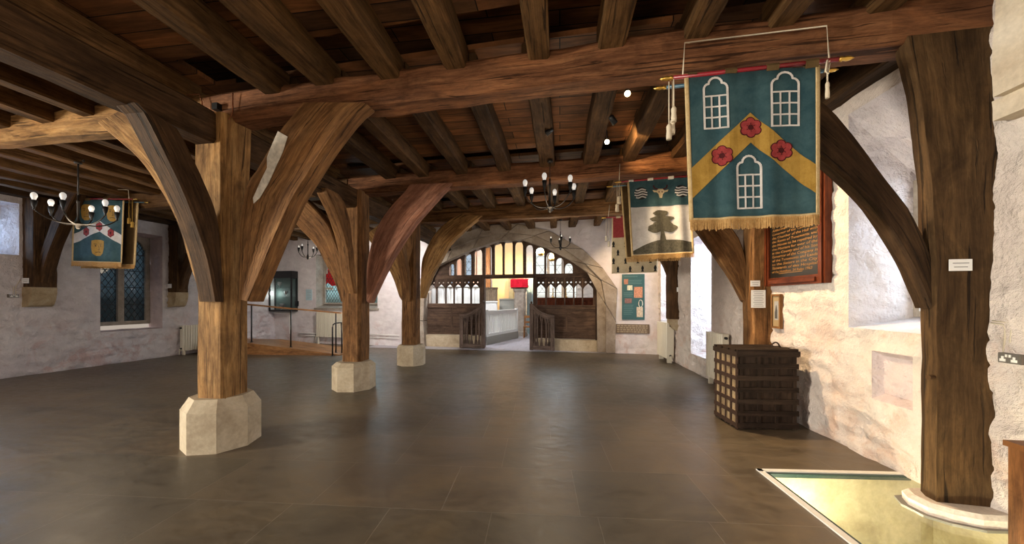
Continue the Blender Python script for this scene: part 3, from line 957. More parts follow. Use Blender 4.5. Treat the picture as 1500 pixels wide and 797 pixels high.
# stone springer at the top of the near wall, and the stone under the near post
m = MB()
for (x0, y0, y1, z0, z1) in ((2.96, 1.6, 2.86, 3.0, 4.1), (3.02, 1.6, 2.92, 2.86, 3.0)):
    R = [[Vector((x0, y0, z)), Vector((3.3, y0, z)), Vector((3.3, y1, z)), Vector((x0, y1, z))] for z in [z0 + (z1 - z0) * i / 6 for i in range(7)]]
    m.loft(hewn(R, .02, 4.4))
tag(m.build('stone_springer', stonem('pale_limestone', (.5, .4, .3), (.62, .53, .42), (.7, .62, .52), 3)), 'pale stone springer jutting from the wall above the double socket', 'stone')
# ================================================================ oak screen inside the arch
_q = BW.o - BW.n * .30
SP = VP((_q.x, _q.y), ((_q + BW.d).x, (_q + BW.d).y))


def sX(x): return SP.sz(x, 440)[0]
def sZ(y, x=668): return SP.sz(x, y)[1]


INS = [SP.sz(x, y - 4) for x, y in INT[3:20]]
def arch_top(s):
    z = interp(INS, s)
    return z if z is not None else (INS[0][1] if s < INS[0][0] else INS[-1][1])


def strip(mb, s0, s1, n, lo, hi, off, th, plane=None):
    plane = plane or SP
    R = []
    for i in range(n + 1):
        s = s0 + (s1 - s0) * i / n
        a, b = lo(s), hi(s)
        if b - a < .004: b = a + .004
        R.append([plane.pt(s, a, off), plane.pt(s, b, off), plane.pt(s, b, off - th), plane.pt(s, a, off - th)])
    mb.loft(R)


def slab(mb, s0, s1, z0, z1, off, th, plane=None):
    plane = plane or SP
    mb.box(plane.pt((s0 + s1) / 2, (z0 + z1) / 2, off - th / 2), plane.d * ((s1 - s0) / 2), plane.n * (th / 2), UP * ((z1 - z0) / 2))


SCR = thing('oak_screen', 'dark oak traceried screen filling the stone arch, with a central doorway', 'screen', SP.pt(sX(745), 0), kind='thing')
ztr0, ztr1 = sZ(409), sZ(403.5)
sL, sR_ = sX(618), sX(884)
m = MB(); slab(m, sL, sR_, ztr0, ztr1, .07, .14); m.build('transom', W_SCREEN, SCR)
UL = [(659, 666, 387), (669, 677, 379), (681, 691, 371), (695, 707, 365), (711, 721, 360), (724.5, 736.5, 356), (739, 751.5, 352), (754.5, 766.5, 354), (770.5, 781, 359), (785, 797.5, 362), (800, 812, 370), (814.5, 826, 378), (827.5, 839, 386)]
edges = []
for a, b, y in UL: edges.append((sX(a), sX(b), SP.sz((a + b) / 2, y)[1]))
m = MB()
cur = sX(626)
for a, b, zt in edges:
    strip(m, cur, a, max(2, int((a - cur) / .1)), lambda s: ztr1 - .01, arch_top, .05, .1)
    w_ = (b - a) / 2; c_ = (a + b) / 2
    strip(m, a, b, 12, lambda s: zt - w_ * 1.15 * (1 - math.sqrt(max(0, 1 - min(1, abs(s - c_) / w_) ** 2.0))), arch_top, .035, .07)
    cur = b
strip(m, cur, sX(878), 8, lambda s: ztr1 - .01, arch_top, .05, .1)
m.build('tracery_head', W_SCREEN, SCR)
# lower tracery, rails, panels, posts either side of the doorway
LLt = [(627.7, 639), (640.6, 652.7), (654, 664.7), (666, 676.8), (678.9, 689.4), (691, 703)]
LRt = [(786.2, 798.7), (801, 812.9), (814.6, 826.4), (828.2, 839.4), (841.4, 852.3), (854.4, 868.8)]
zh = sZ(409.5); zs_ = sZ(420); zr1, zr0 = sZ(444), sZ(451); zb1, zb0 = sZ(481), sZ(491); 
for side, LL, a0, a1, xm in (('l', LLt, 622, 704, 668), ('r', LRt, 786, 876, 830)):
    zr1, zr0 = SP.sz(xm, 444.5 if side == 'l' else 447)[1], SP.sz(xm, 451 if side == 'l' else 453)[1]
    zb1, zb0 = SP.sz(xm, 481 if side == 'l' else 486)[1], SP.sz(xm, 490 if side == 'l' else 496)[1]
    zh = ztr0 + .06
    m = MB(); slab(m, sX(a0), sX(a1), zr0, zr1, .05, .1); m.build('middle_rail', W_SCREEN, SCR)
    m = MB(); slab(m, sX(a0), sX(a1), zb0, zb1, .05, .1); m.build('bottom_rail', W_SCREEN, SCR)
    m = MB(); slab(m, sX(a0) + .02, sX(a1) - .02, zb1, zr0, .015, .04); slab(m, sX(a0), sX(a0) + .09, zb1, zr0, .04, .06); slab(m, sX(a1) - .09, sX(a1), zb1, zr0, .04, .06)
    sm = (sX(a0) + sX(a1)) / 2; slab(m, sm - .03, sm + .03, zb1, zr0, .03, .04)
    m.build('lower_panel', W_SCREEN, SCR)
    m = MB(); cur = sX(a0)
    for a, b in LL:
        a, b = sX(a), sX(b)
        slab(m, cur, a, zr1, zh, .04, .08)
        c_ = (a + b) / 2; hw = (b - a) / 2
        zt = SP.sz(xm, 417.5)[1]
        def alo(s):
            t = min(1, abs(s - c_) / hw)
            return zt - hw * .9 * (t ** 2.2) + (.035 if t < .3 else 0) * (1 - t / .3)
        def hole(s):
            return 0
        # band between arch and rail, pierced by two small eyes
        z_eye0, z_eye1 = zt + .045, zt + .12
        for u0, u1, eye in ((a, c_ - hw * .72, 0), (c_ - hw * .72, c_ - hw * .28, 1), (c_ - hw * .28, c_ + hw * .28, 0), (c_ + hw * .28, c_ + hw * .72, 1), (c_ + hw * .72, b, 0)):
            if eye:
                uc = (u0 + u1) / 2; uh = (u1 - u0) / 2
                strip(m, u0, u1, 6, alo, lambda s: z_eye0 + .03 * abs(s - uc) / uh, .03, .05)
                strip(m, u0, u1, 6, lambda s: z_eye1 - .03 * abs(s - uc) / uh, lambda s: zh, .03, .05)
            else:
                strip(m, u0, u1, 5, alo, lambda s: zh, .03, .05)
        cur = b
    slab(m, cur, sX(a1), zr1, zh, .04, .08)
    m.build('tracery_lights', W_SCREEN, SCR)
for x0, x1, l in ((704, 710.5, 'l'), (781.5, 786.5, 'r'), (617, 625, 'l'), (872, 880, 'r')):
    m = MB(); slab(m, sX(x0), sX(x1), 0, ztr1, .08, .16); m.build('screen_post', W_SCREEN, SCR)
# low stone kerbs under the screen
for x0, x1, lab in ((612, 706, 'low pale stone kerb under the screen on the arcade side of the doorway'), (785, 880, 'low pale stone kerb under the screen on the notice board side of the doorway')):
    m = MB(); slab(m, sX(x0), sX(x1), 0, SP.sz((x0 + x1) / 2, 490.5 if x0 < 700 else 497)[1], .17, .4)
    struct(m.build('trim_3' if x0 < 700 else 'trim_4', ST_PLINTH), lab, 'kerb')

# gates
_q = BW.o + BW.n * .04
GP = VP((_q.x, _q.y), ((_q + BW.d).x, (_q + BW.d).y))
W_GATE = wood('gate_oak', (.06, .042, .036), (.13, .094, .08), (.21, .155, .135), su=.9, sv=24, bmp=.3, crack=.2, vary=.05)


def gate(label, tall, low, curve, bals, base):
    g = thing('oak_gate', label, 'gate', GP.pt(GP.sz((tall[0] + tall[1]) / 2, 500)[0], 0), 'low oak gates', 'thing')
    def gs(x): return GP.sz(x, 440)[0]
    for (x0, x1, yt) in (tall, low):
        m = MB(); zt = GP.sz((x0 + x1) / 2, yt)[1]
        slab(m, gs(x0), gs(x1), .02, zt, .03, .06, GP)
        if yt < 447:
            c = GP.pt((gs(x0) + gs(x1)) / 2, zt, 0); m.lathe(c, [(.02, 0), (.035, .02), (.03, .05), (.008, .075)])
        m.build('stile', W_GATE, g)
    a, b = sorted((gs(tall[0] + 2), gs(low[1] - 2))) if tall[0] < low[0] else sorted((gs(low[0] + 2), gs(tall[1] - 2)))
    C = sorted(GP.sz(x, y) for x, y in curve)
    f = lambda s: (interp(C, min(max(s, C[0][0] + 1e-4), C[-1][0] - 1e-4)))
    m = MB(); strip(m, C[0][0], C[-1][0], 18, lambda s: f(s) - .11, f, .025, .05, GP); 
    strip(m, C[0][0], C[-1][0], 18, lambda s: f(s), lambda s: f(s) + .03, .04, .08, GP)
    m.build('swept_rail', W_GATE, g)
    m = MB(); slab(m, a, b, .03, .16, .025, .05, GP); m.build('bottom_rail', W_GATE, g)
    for x in bals:
        s = gs(x); zt = f(s) - .1
        m = MB()
        for w_, z0, z1 in ((.022, .15, zt), (.045, .15, .24), (.036, .24, .29), (.05, zt - .1, zt), (.036, zt - .16, zt - .1)):
            slab(m, s - w_, s + w_, z0, z1, .016, .032, GP)
        m.build('baluster', W_GATE, g)
    return g


def c4(x, y): return (640 + x / 7.245, 420 + y / 7.245)
gate('low oak gate with swept rail, standing open on the arcade side of the doorway', (c4(475, 0)[0], c4(507, 0)[0], c4(0, 165)[1]), (c4(243, 0)[0], c4(280, 0)[0], c4(0, 310)[1]),
     [c4(243, 305), c4(310, 295), c4(370, 270), c4(430, 230), c4(480, 180)], [c4(x, 0)[0] for x in (300, 322, 368, 415, 448)], 0)
gate('low oak gate with swept rail, standing open on the notice board side of the doorway', (c4(985, 0)[0], c4(1022, 0)[0], c4(0, 180)[1]), (c4(1205, 0)[0], c4(1248, 0)[0], c4(0, 318)[1]),
     [c4(1010, 190), c4(1060, 245), c4(1110, 280), c4(1170, 303), c4(1247, 316)], [c4(x, 0)[0] for x in (1042, 1065, 1110, 1160, 1190)], 0)

# ================================================================ chapel beyond the screen
CH_WALL = plaster('chapel_limewash', (.62, .57, .52), (.6, .45, .35), .3, (.66, .62, .58))
CH_CREAM = plain('chapel_cream_wall', (.74, .53, .27), .8, var=.08, vs=3)
CH_PINK = plain('chapel_pink_wall', (.62, .40, .30), .8, var=.1, vs=3)
CHW = plain('chapel_white_paint', (.74, .77, .77), .5, var=.08)
CHG = plain('chapel_grey_paint', (.30, .31, .28), .5, var=.1)
m, nt, b_ = mat('chapel_tiles')
ck = nt.nodes.new('ShaderNodeTexBrick'); 
for k, v in (('Scale', 1.0), ('Mortar Size', .008), ('Brick Width', .45), ('Row Height', .45)): ck.inputs[k].default_value = v
ck.inputs['Color1'].default_value = (.34, .33, .38, 1); ck.inputs['Color2'].default_value = (.42, .40, .44, 1); ck.inputs['Mortar'].default_value = (.2, .2, .22, 1)
nt.links.new(nt.nodes.new('ShaderNodeTexCoord').outputs['Object'], ck.inputs['Vector']); nt.links.new(ck.outputs[0], b_.inputs['Base Color']); b_.inputs['Roughness'].default_value = .35
CHF = m
mb = MB(); mb.quad((-6.5, 11.25, .006), (2.2, 10.95, .006), (2.2, 18.2, .006), (-6.5, 18.2, .006))
o = struct(mb.build('floor', CHF), 'pale grey paved floor of the chapel', 'floor')
for p in o.data.polygons:
    if p.normal.z < 0: p.flip()
YF = 17.6
FW = VP((-6.5, YF), (2.2, YF))
def fx(x): return FW.px(x, 440).x
wr0, wr1 = fx(782), fx(846)
ww0, ww1 = fx(658), fx(667); wv0, wv1 = fx(680), fx(692)
zc = 6.2
hw = [dict(s0=wr0 + 6.5, s1=wr1 + 6.5, z0=1.5, z1=5.3, depth=.35), dict(s0=wv0 + 6.5, s1=wv1 + 6.5, z0=2.2, z1=4.3, depth=.3), dict(s0=ww0 + 6.5, s1=ww1 + 6.5, z0=2.2, z1=3.9, depth=.3)]
grid_wall('wall_chapel_end', FW, 0, 8.7, 0, zc, CH_WALL, hw, step=.25, amp=.01)
mb = MB(); mb.bx(2.1, 2.25, 11.35, YF + .1, 0, zc); struct(mb.build('wall_chapel_right', CH_WALL))
mb = MB(); mb.bx(-6.65, -6.5, 12.3, YF + .1, 0, zc); struct(mb.build('wall_chapel_left', CH_PINK))
mb = MB(); mb.bx(-6.65, 2.25, 11.3, YF + .4, zc, zc + .1); struct(mb.build('ceiling', CH_WALL))
mb = MB(); R_ = [BW.pt(s, 4.0, -.5) for s in (-1.9, 7.0)]
mb.quad(R_[0], R_[1], R_[1] + Vector((0, 0, 2.3)), R_[0] + Vector((0, 0, 2.3))); struct(mb.build('wall_chapel_near', CH_WALL))
leaded('window', 7, FW, -.3, hw[0]['s0'], hw[0]['s1'], 1.5, 5.3, ST_GREY, 3, .14, .05, .7, .95, None, True, label='large bright window in the end wall of the chapel')
leaded('window', 8, FW, -.25, hw[1]['s0'], hw[1]['s1'], 2.2, 4.3, ST_GREY, 1, .1, .03, .3, .42, DAYGL, True, label='narrow bluish window of the chapel, wider of two beyond the tracery')
leaded('window', 9, FW, -.25, hw[2]['s0'], hw[2]['s1'], 2.2, 3.9, ST_GREY, 1, .1, .03, .3, .42, DAYGL, True, label='narrow bluish window of the chapel, slimmer of two beyond the tracery')
# lit cream recess at the end of the chapel, with pink piers beside it
x0, x1 = fx(722), fx(770)
m = MB(); m.bx(x0, x1, YF - .12, YF - .02, 0, 5.2); 
tag(m.build('altar_backdrop', CH_CREAM), 'tall cream panel glowing in warm lamplight at the end of the chapel', 'panel')
for a, b, mm, lab in ((669, 677, CH_PINK, 'slim pink painted pier between the two narrow chapel windows'), (694, 699, CH_PINK, 'slim pink pier beside the wider narrow chapel window'), (713, 719, W_RAIL, 'brown timber pier beside the glowing cream panel')):
    m = MB(); m.bx(fx(a), fx(b), YF - .3, YF - .02, 0, 4.8); m.bx(fx(a) - .03, fx(b) + .03, YF - .33, YF - .02, 4.6, 4.8); m.bx(fx(a) - .03, fx(b) + .03, YF - .33, YF - .02, 0, .25)
    tag(m.build('wall_pier', mm), lab, 'pier', kind='thing')

# white balustrade beside the doorway path
A = ondepth(711, 506, 12.6); Bp = ondepth(757, 487.6, 15.0)
t = thing('balustrade', 'white painted balustrade along the path beyond the doorway', 'balustrade', (A.x, A.y, 0))
RP = VP((A.x, A.y), (Bp.x, Bp.y)); Lr = (Vector((Bp.x, Bp.y, 0)) - Vector((A.x, A.y, 0))).length
m = MB(); slab(m, 0, Lr, 1.10, 1.2, .04, .08, RP); slab(m, 0, Lr, 1.2, 1.23, .06, .12, RP); m.build('top_rail', CHW, t)
m = MB(); slab(m, 0, Lr, .3, .4, .04, .08, RP); m.build('bottom_rail', CHW, t)
m = MB(); slab(m, 0, Lr, .006, .3, .07, .14, RP); m.build('kerb', CHG, t)
for k in range(22):
    s = Lr * (k + .5) / 22
    m = MB(); slab(m, s - .022, s + .022, .4, 1.1, .02, .04, RP); m.build('baluster', CHW, t)
for s in (.05, Lr - .05):
    m = MB(); slab(m, s - .05, s + .05, .006, 1.26, .06, .12, RP); m.build('newel', CHW, t)


def boxpew(label, x0, x1, yt, dep, zb, mm, nsl, name='box_pew', cat='pew'):
    """panelled pew front facing the viewer at a depth"""
    a, b = ondepth(x0, 440, dep), ondepth(x1, 440, dep); zt = ondepth(x0, yt, dep).z
    pl = VP((a.x, a.y), (b.x, b.y)); L = (Vector((b.x, b.y, 0)) - Vector((a.x, a.y, 0))).length
    t = thing(name, label, cat, (a.x, a.y, 0))
    m = MB(); slab(m, 0, L, .006, zt - .05, -.02, .5, pl); m.build('body', mm, t)
    m = MB(); slab(m, -.03, L + .03, zt - .06, zt, .03, .58, pl); m.build('top_rail', mm, t)
    m = MB(); slab(m, -.01, L + .01, .006, .16, .01, .05, pl); m.build('skirting', mm, t)
    for k in range(nsl):
        s = L * (k + .5) / nsl
        m = MB(); slab(m, s - L / nsl * .33, s + L / nsl * .33, .2, zt - .1, .005, .03, pl); m.build('panel', mm, t)
    return t


boxpew('white panelled box pew seen through the tracery on the arcade side', 622, 706, 417.5, 13.2, 0, CHW, 9)
boxpew('brown panelled pew end behind the white balustrade', 710, 728, 421, 16.2, 0, wood('pew_oak', (.10, .075, .05), (.17, .13, .09), (.25, .2, .14), su=.8, sv=20, bmp=.2, crack=.1), 3)
boxpew('low white slatted pew behind the balustrade, in front of the brown pew end', 711, 728, 441, 15.4, 0, CHW, 4)
boxpew('grey painted cabinet beside the red draped lectern in the chapel', 731.5, 757, 437.5, 16.4, 0, CHG, 2, 'cabinet', 'cabinet')
boxpew('dark brown pews seen through the tracery under the bright window', 786, 874, 436, 13.4, 0, W_MAHOG, 10)
# lectern with red cloth
a = ondepth(752.5, 470, 15.9); b = ondepth(771, 470, 15.9)
t = thing('lectern', 'grey stone lectern under a red cloth in the chapel doorway view', 'lectern', ((a.x + b.x) / 2, a.y, 0))
m = MB(); hwid = (b - a).length / 2; c = (a + b) / 2
m.loft([octring(Vector((c.x, c.y, z)), Vector((r, 0, 0)), Vector((0, r * .8, 0)), .08) for z, r in ((.006, hwid * 1.15), (.2, hwid * 1.1), (.25, hwid * .9), (1.95, hwid * .9), (2.05, hwid * 1.05), (2.15, hwid * 1.05))])
m.build('pedestal', ST_GREY, t)
m = MB(); m.box(Vector((c.x, c.y, 2.2)), (hwid * 1.3, 0, 0), (0, .28, .05), (0, -.006, .03)); m.build('desk', W_SCREEN, t)
m = MB(); z1 = ondepth(760, 409, 15.6).z; z0 = ondepth(760, 421, 15.6).z
pts = []
for i in range(13):
    u = i / 12; x = c.x - hwid * 1.38 + u * hwid * 2.76; y = c.y - .33 - .012 * math.sin(u * 23)
    pts.append([Vector((x, y, z0)), Vector((x, y, z1 - .02)), Vector((x, y + .6, z1 + .06)), Vector((x, y + .6, z1 + .04)), Vector((x, y + .02, z1 - .04)), Vector((x, y + .02, z0))])
m.loft(pts); tag(m.build('lectern_cloth', fabric('red_cloth', (.42, .006, .02), (.62, .012, .035))), 'bright red cloth draped over the chapel lectern', 'cloth')
q0, q1 = ondepth(745.5, 440, 17.3), ondepth(752, 440, 17.3)
m = MB(); m.bx(q0.x, q1.x, q0.y - .1, q0.y + .2, .006, ondepth(748, 408, 17.3).z); m.bx(q0.x - .03, q1.x + .03, q0.y - .13, q0.y + .23, .006, .2)
tag(m.build('stone_pier', plain('olive_stone', (.22, .2, .12), .7, var=.15, vs=6)), 'olive grey pier just behind the red draped lectern', 'pier', kind='thing')
q0, q1 = ondepth(771.5, 440, 16.6), ondepth(784, 440, 16.6)
m = MB(); z1_ = ondepth(775, 404, 16.6).z
m.loft([[Vector((q0.x + (q1.x - q0.x) * i / 16, q0.y + .03 * math.sin(i * 2.1), .03)), Vector((q0.x + (q1.x - q0.x) * i / 16, q0.y + .03 * math.sin(i * 2.1), z1_)), Vector((q0.x + (q1.x - q0.x) * i / 16, q0.y + .05 + .03 * math.sin(i * 2.1), z1_)), Vector((q0.x + (q1.x - q0.x) * i / 16, q0.y + .05 + .03 * math.sin(i * 2.1), .03))] for i in range(17)])
tag(m.build('hanging_curtain', fabric('pale_blue_window_light', (.42, .55, .6), (.55, .68, .72))), 'pale blue curtain put in for window light behind the chapel chair', 'sheeting')  # added wavy sheet, its pale blue standing in for window light
# chair in the doorway view
p = ondepth(774, 482, 15.0); p.z = .006
t = thing('wooden_chair', 'brown wooden chair beyond the doorway, beside the lectern', 'chair', p)
for dx in (-.19, .19):
    for dy, zt in ((0, .45), (.36, .95)):
        m = MB(); m.bx(p.x + dx - .02, p.x + dx + .02, p.y + dy - .02, p.y + dy + .02, .006, zt); m.build('leg', W_RAIL, t)
m = MB(); m.bx(p.x - .22, p.x + .22, p.y - .02, p.y + .38, .45, .49); m.build('seat', W_RAIL, t)
m = MB(); m.bx(p.x - .2, p.x + .2, p.y + .35, p.y + .38, .62, .7); m.bx(p.x - .2, p.x + .2, p.y + .35, p.y + .38, .84, .94); m.build('backrest', W_RAIL, t)
# candlesticks on the pew
for x, y, lab in ((810, 437, 'brass candlestick behind the pews, taller flame end beside the doorway post'), (829, 437, 'brass candlestick behind the pews, second from the doorway')):
    q = ondepth(x, y, 13.25); zt = ondepth(786, 436, 13.4).z
    t = thing('candlestick', lab, 'candlestick', (q.x, q.y, zt), 'brass candlesticks')
    m = MB(); m.lathe((q.x, q.y, zt), [(.07, 0), (.07, .015), (.02, .05), (.018, .12), (.03, .14), (.016, .17), (.016, .3), (.035, .32), (.035, .34)]); m.build('stem', BRASS, t)
    m = MB(); m.lathe((q.x, q.y, zt + .34), [(.014, 0), (.014, .16), (.003, .17)]); m.build('candle', WHITE, t)
# brass pendants
GLOW = emit('lamp_glow', (1.0, .62, .22), 9.0)
for x, y, lab in ((792.5, 371, 'round brass pendant lamp glowing in the chapel, higher of the two'), (808.5, 379, 'round brass pendant lamp glowing in the chapel, lower of the two')):
    q = ondepth(x, y, 13.6)
    t = thing('pendant_lamp', lab, 'lamp', q, 'brass pendants')
    m = MB(); m.lathe(q - Vector((0, 0, .11)), [(.02, 0), (.09, .02), (.11, .06), (.115, .1)]); m.build('bowl', BRASS, t)
    m = MB(); m.lathe(q, [(.105, -.02), (.12, .05), (.1, .13), (.04, .19), (.01, .2)]); m.build('shade', GLOW, t)
    m = MB(); m.tube([q + Vector((0, 0, .2)), Vector((q.x, q.y, zc))], .008, 6); m.build('chain', BRASS, t)
# ================================================================ banners
CLOTH_TEAL = fabric('teal_cloth', (.022, .058, .075), (.052, .105, .118), 6)
CLOTH_GOLD = fabric('gold_cloth', (.29, .165, .03), (.42, .26, .06), 9)
CLOTH_WHITE = fabric('white_cloth', (.50, .48, .47), (.66, .64, .63), 8)
CLOTH_BROWN = fabric('brown_cloth', (.08, .05, .02), (.13, .08, .035), 8)
CLOTH_RED = fabric('rose_red_cloth', (.22, .028, .03), (.34, .055, .055), 40)
CLOTH_DKRED = fabric('dark_red_cloth', (.05, .008, .01), (.085, .014, .016), 40)
CLOTH_CREAM = fabric('cream_cloth', (.46, .37, .24), (.58, .48, .33), 8)
CLOTH_TREE = fabric('tree_cloth', (.06, .055, .04), (.13, .12, .09), 30)
FRINGE = fabric('gold_fringe', (.36, .20, .07), (.55, .34, .14), 60)
EDGING = fabric('tan_edging', (.46, .33, .16), (.58, .45, .26), 30)
POLE_RED = plain('red_pole', (.22, .012, .02), .35)
POLE_BLUE = plain('blue_pole', (.03, .09, .14), .35)
DARKCLOTH = fabric('black_applique', (.015, .015, .015), (.03, .03, .03), 30)


class Banner:
    def __init__(self, plane, tl, tr, bl, br, off=0.0, wave=.012, nw=3.1, ph=.4):
        self.pl = plane; self.off = off
        self.c = [plane.sz(*p, off) for p in (tl, tr, bl, br)]
        self.wave, self.nw, self.ph = wave, nw, ph
        self.W = self.c[1][0] - self.c[0][0]; self.H = self.c[0][1] - self.c[2][1]

    def at(self, u, v, o=0.0):
        (a, az), (b, bz), (c, cz), (d, dz) = self.c
        s = (a * (1 - u) + b * u) * (1 - v) + (c * (1 - u) + d * u) * v
        z = (az * (1 - u) + bz * u) * (1 - v) + (cz * (1 - u) + dz * u) * v
        w = self.wave * (.35 + .65 * v) * (math.sin(2 * PI * self.nw * u + self.ph) + .5 * math.sin(2 * PI * (self.nw * 1.9) * u + 1.3))
        z -= .006 * math.sin(u * PI * 4) ** 2 * (1 - v)
        return self.pl.pt(s, z, self.off + w + o)

    def sheet(self, name, m, parent, u0=0, u1=1, v0=0, v1=1, o=0.0, th=.004, nu=40, nv=8):
        R = []
        mb = MB()
        V = [self.at(u0 + (u1 - u0) * i / nu, v0 + (v1 - v0) * j / nv, o) for j in range(nv + 1) for i in range(nu + 1)]
        V2 = [p - self.pl.n * th for p in V]
        F = []; n = len(V)
        for j in range(nv):
            for i in range(nu):
                a = j * (nu + 1) + i; q = (a, a + 1, a + nu + 2, a + nu + 1)
                F.append(q); F.append(tuple(k + n for k in q[::-1]))
        for i in range(nu):
            F.append((i, i + 1, i + 1 + n, i + n)); a = nv * (nu + 1) + i; F.append((a, a + 1, a + 1 + n, a + n))
        for j in range(nv):
            a = j * (nu + 1); F.append((a, a + nu + 1, a + nu + 1 + n, a + n)); a += nu; F.append((a, a + nu + 1, a + nu + 1 + n, a + n))
        mb.add(V + V2, F, None, True)
        return mb.build(name, m, parent)

    def polys(self, name, m, parent, polys, o=.003):
        """painted or sewn shapes given as (u,v) outlines, following the folds of the cloth"""
        bm = bmesh.new()
        for P in polys:
            vs = [bm.verts.new((u, v, 0)) for u, v in P]
            try: bm.faces.new(vs)
            except ValueError: pass
        for k in range(1, 30):
            g = bm.verts[:] + bm.edges[:] + bm.faces[:]
            bmesh.ops.bisect_plane(bm, geom=g, plane_co=(k / 30, 0, 0), plane_no=(1, 0, 0))
        for k in range(1, 8):
            g = bm.verts[:] + bm.edges[:] + bm.faces[:]
            bmesh.ops.bisect_plane(bm, geom=g, plane_co=(0, k / 8, 0), plane_no=(0, 1, 0))
        bmesh.ops.triangulate(bm, faces=bm.faces)
        bm.verts.index_update()
        mb = MB()
        mb.add([self.at(v.co.x, v.co.y, o) for v in bm.verts], [[v.index for v in f.verts] for f in bm.faces])
        bm.free()
        return mb.build(name, m, parent)

    def stroke(self, pts, w):
        """stroke of metric width w along (u,v) points -> list of quads"""
        out = []
        P = [Vector((u * self.W, v * self.H)) for u, v in pts]
        for a, b in zip(P, P[1:]):
            t = (b - a).normalized(); n = Vector((-t.y, t.x)) * w / 2; e = t * w * .35
            out.append([((q.x) / self.W, (q.y) / self.H) for q in (a - e + n, b + e + n, b + e - n, a - e - n)])
        return out

    def disc(self, u, v, r, n=18, sq=1.0):
        return [(u + r * math.cos(2 * PI * k / n) / self.W, v + r * sq * math.sin(2 * PI * k / n) / self.H) for k in range(n)]


def tassel(name, top, L, parent, m=None, r=.022):
    mb = MB()
    mb.tube([top, top - Vector((0, 0, L - .12))], .005, 6)
    b = top - Vector((0, 0, L))
    mb.lathe(b, [(r * .9, 0), (r, .03), (r * .8, .075), (r * .95, .085), (r * .9, .105), (r * .35, .125)], 10)
    return mb.build(name, m or CORD, parent)


def banner(label, B, base, fringe=.075, pole=None, cord=None, tabs=(), edge=True, group='guild banners'):
    t = thing('banner', label, 'banner', B.at(.5, 1), group)
    B.sheet('cloth', base, t)
    if edge:
        for k, (u0, u1, v0, v1) in enumerate(((-.004, .028, 0, 1), (.972, 1.004, 0, 1), (0, 1, .978, 1.0))):
            B.sheet('edging', EDGING, t, u0, u1, v0, v1, .003, .010, 3 if k < 2 else 40, 10 if k < 2 else 1)
    if fringe:
        mb = MB(); n = int(B.W / .011); dv = fringe / B.H
        for i in range(n):
            u = (i + .5) / n; du = .38 / n; l = dv * random.uniform(.85, 1.08); k = random.uniform(-.3, .3) / n
            p = [B.at(u - du, .99, .005), B.at(u + du, .99, .005), B.at(u + du * .8 + k, 1 + l, .006), B.at(u - du * .8 + k, 1 + l, .006)]
            q = [a - B.pl.n * .008 for a in p]
            mb.loft([[p[0], p[1], q[1], q[0]], [p[3], p[2], q[2], q[3]]])
        f = mb.build('fringe', FRINGE, t)
    if pole:
        a, b, r, pm = pole
        mb = MB(); mb.tube([a, b], r, 10); mb.build('pole', pm, t)
        d = (b - a).normalized()
        for p, sg in ((a, -1), (b, 1)):
            mb = MB(); mb.tube([p, p + d * sg * .02, p + d * sg * .03, p + d * sg * .05, p + d * sg * .075, p + d * sg * .10], [r * .9, r * 1.25, r * .8, r * 1.2, r * .9, r * .2], 10); mb.build('finial', GOLD, t)
    for u0, u1, m in tabs:
        mb = MB()
        a, b, r, pm = pole
        def pp(u):
            s0 = B.at(u, 0); k = (s0 - a).dot((b - a)) / (b - a).length_squared
            return a.lerp(b, k)
        R = []
        for u in (u0, u1):
            c = pp(u); q = B.at(u, .012, 0)
            R.append([q + B.pl.n * .006, c + B.pl.n * (r + .006), c + B.pl.n * (r + .004) * .4 + UP * (r + .006), c - B.pl.n * (r + .006), q - B.pl.n * .012, q - B.pl.n * .004, c - B.pl.n * r, c + UP * (r + .002), c + B.pl.n * r, q + B.pl.n * .002])
        mb.loft(R); mb.build('hanging_loop', m, t)
    if cord:
        for pts in cord:
            mb = MB(); mb.tube(pts, .006, 6); mb.build('cord', CORD, t)
    return t


def window_emblem(B, u0, u1, v0, v1):
    w = .016; P = []
    um = (u0 + u1) / 2; vs = v0 + (v1 - v0) * .36; hu = (u1 - u0) / 2
    vh = v0 + (v1 - v0) * .22
    # trefoil head
    arc = [(u0, v1), (u0, vs), (u0, vh)]
    for k in range(1, 5): arc.append((u0 + hu * .42 * (1 - math.cos(k / 4 * PI / 2)), vh - (vh - v0) * .48 * math.sin(k / 4 * PI / 2)))
    for k in range(0, 9):
        an = PI - PI * k / 8
        arc.append((um + hu * .56 * math.cos(an), v0 + (vh - v0) * .5 - (vh - v0) * .5 * math.sin(an)))
    for k in range(4, 0, -1): arc.append((u1 - hu * .42 * (1 - math.cos(k / 4 * PI / 2)), vh - (vh - v0) * .48 * math.sin(k / 4 * PI / 2)))
    arc += [(u1, vh), (u1, vs), (u1, v1)]
    P += B.stroke(arc, w)
    for k in range(4):
        v = vs + (v1 - vs) * k / 3
        P += B.stroke([(u0, v), (u1, v)], w * .8)
    for k in (1, 2):
        u = u0 + (u1 - u0) * k / 3
        P += B.stroke([(u, vs), (u, v1)], w * .8)
    return P


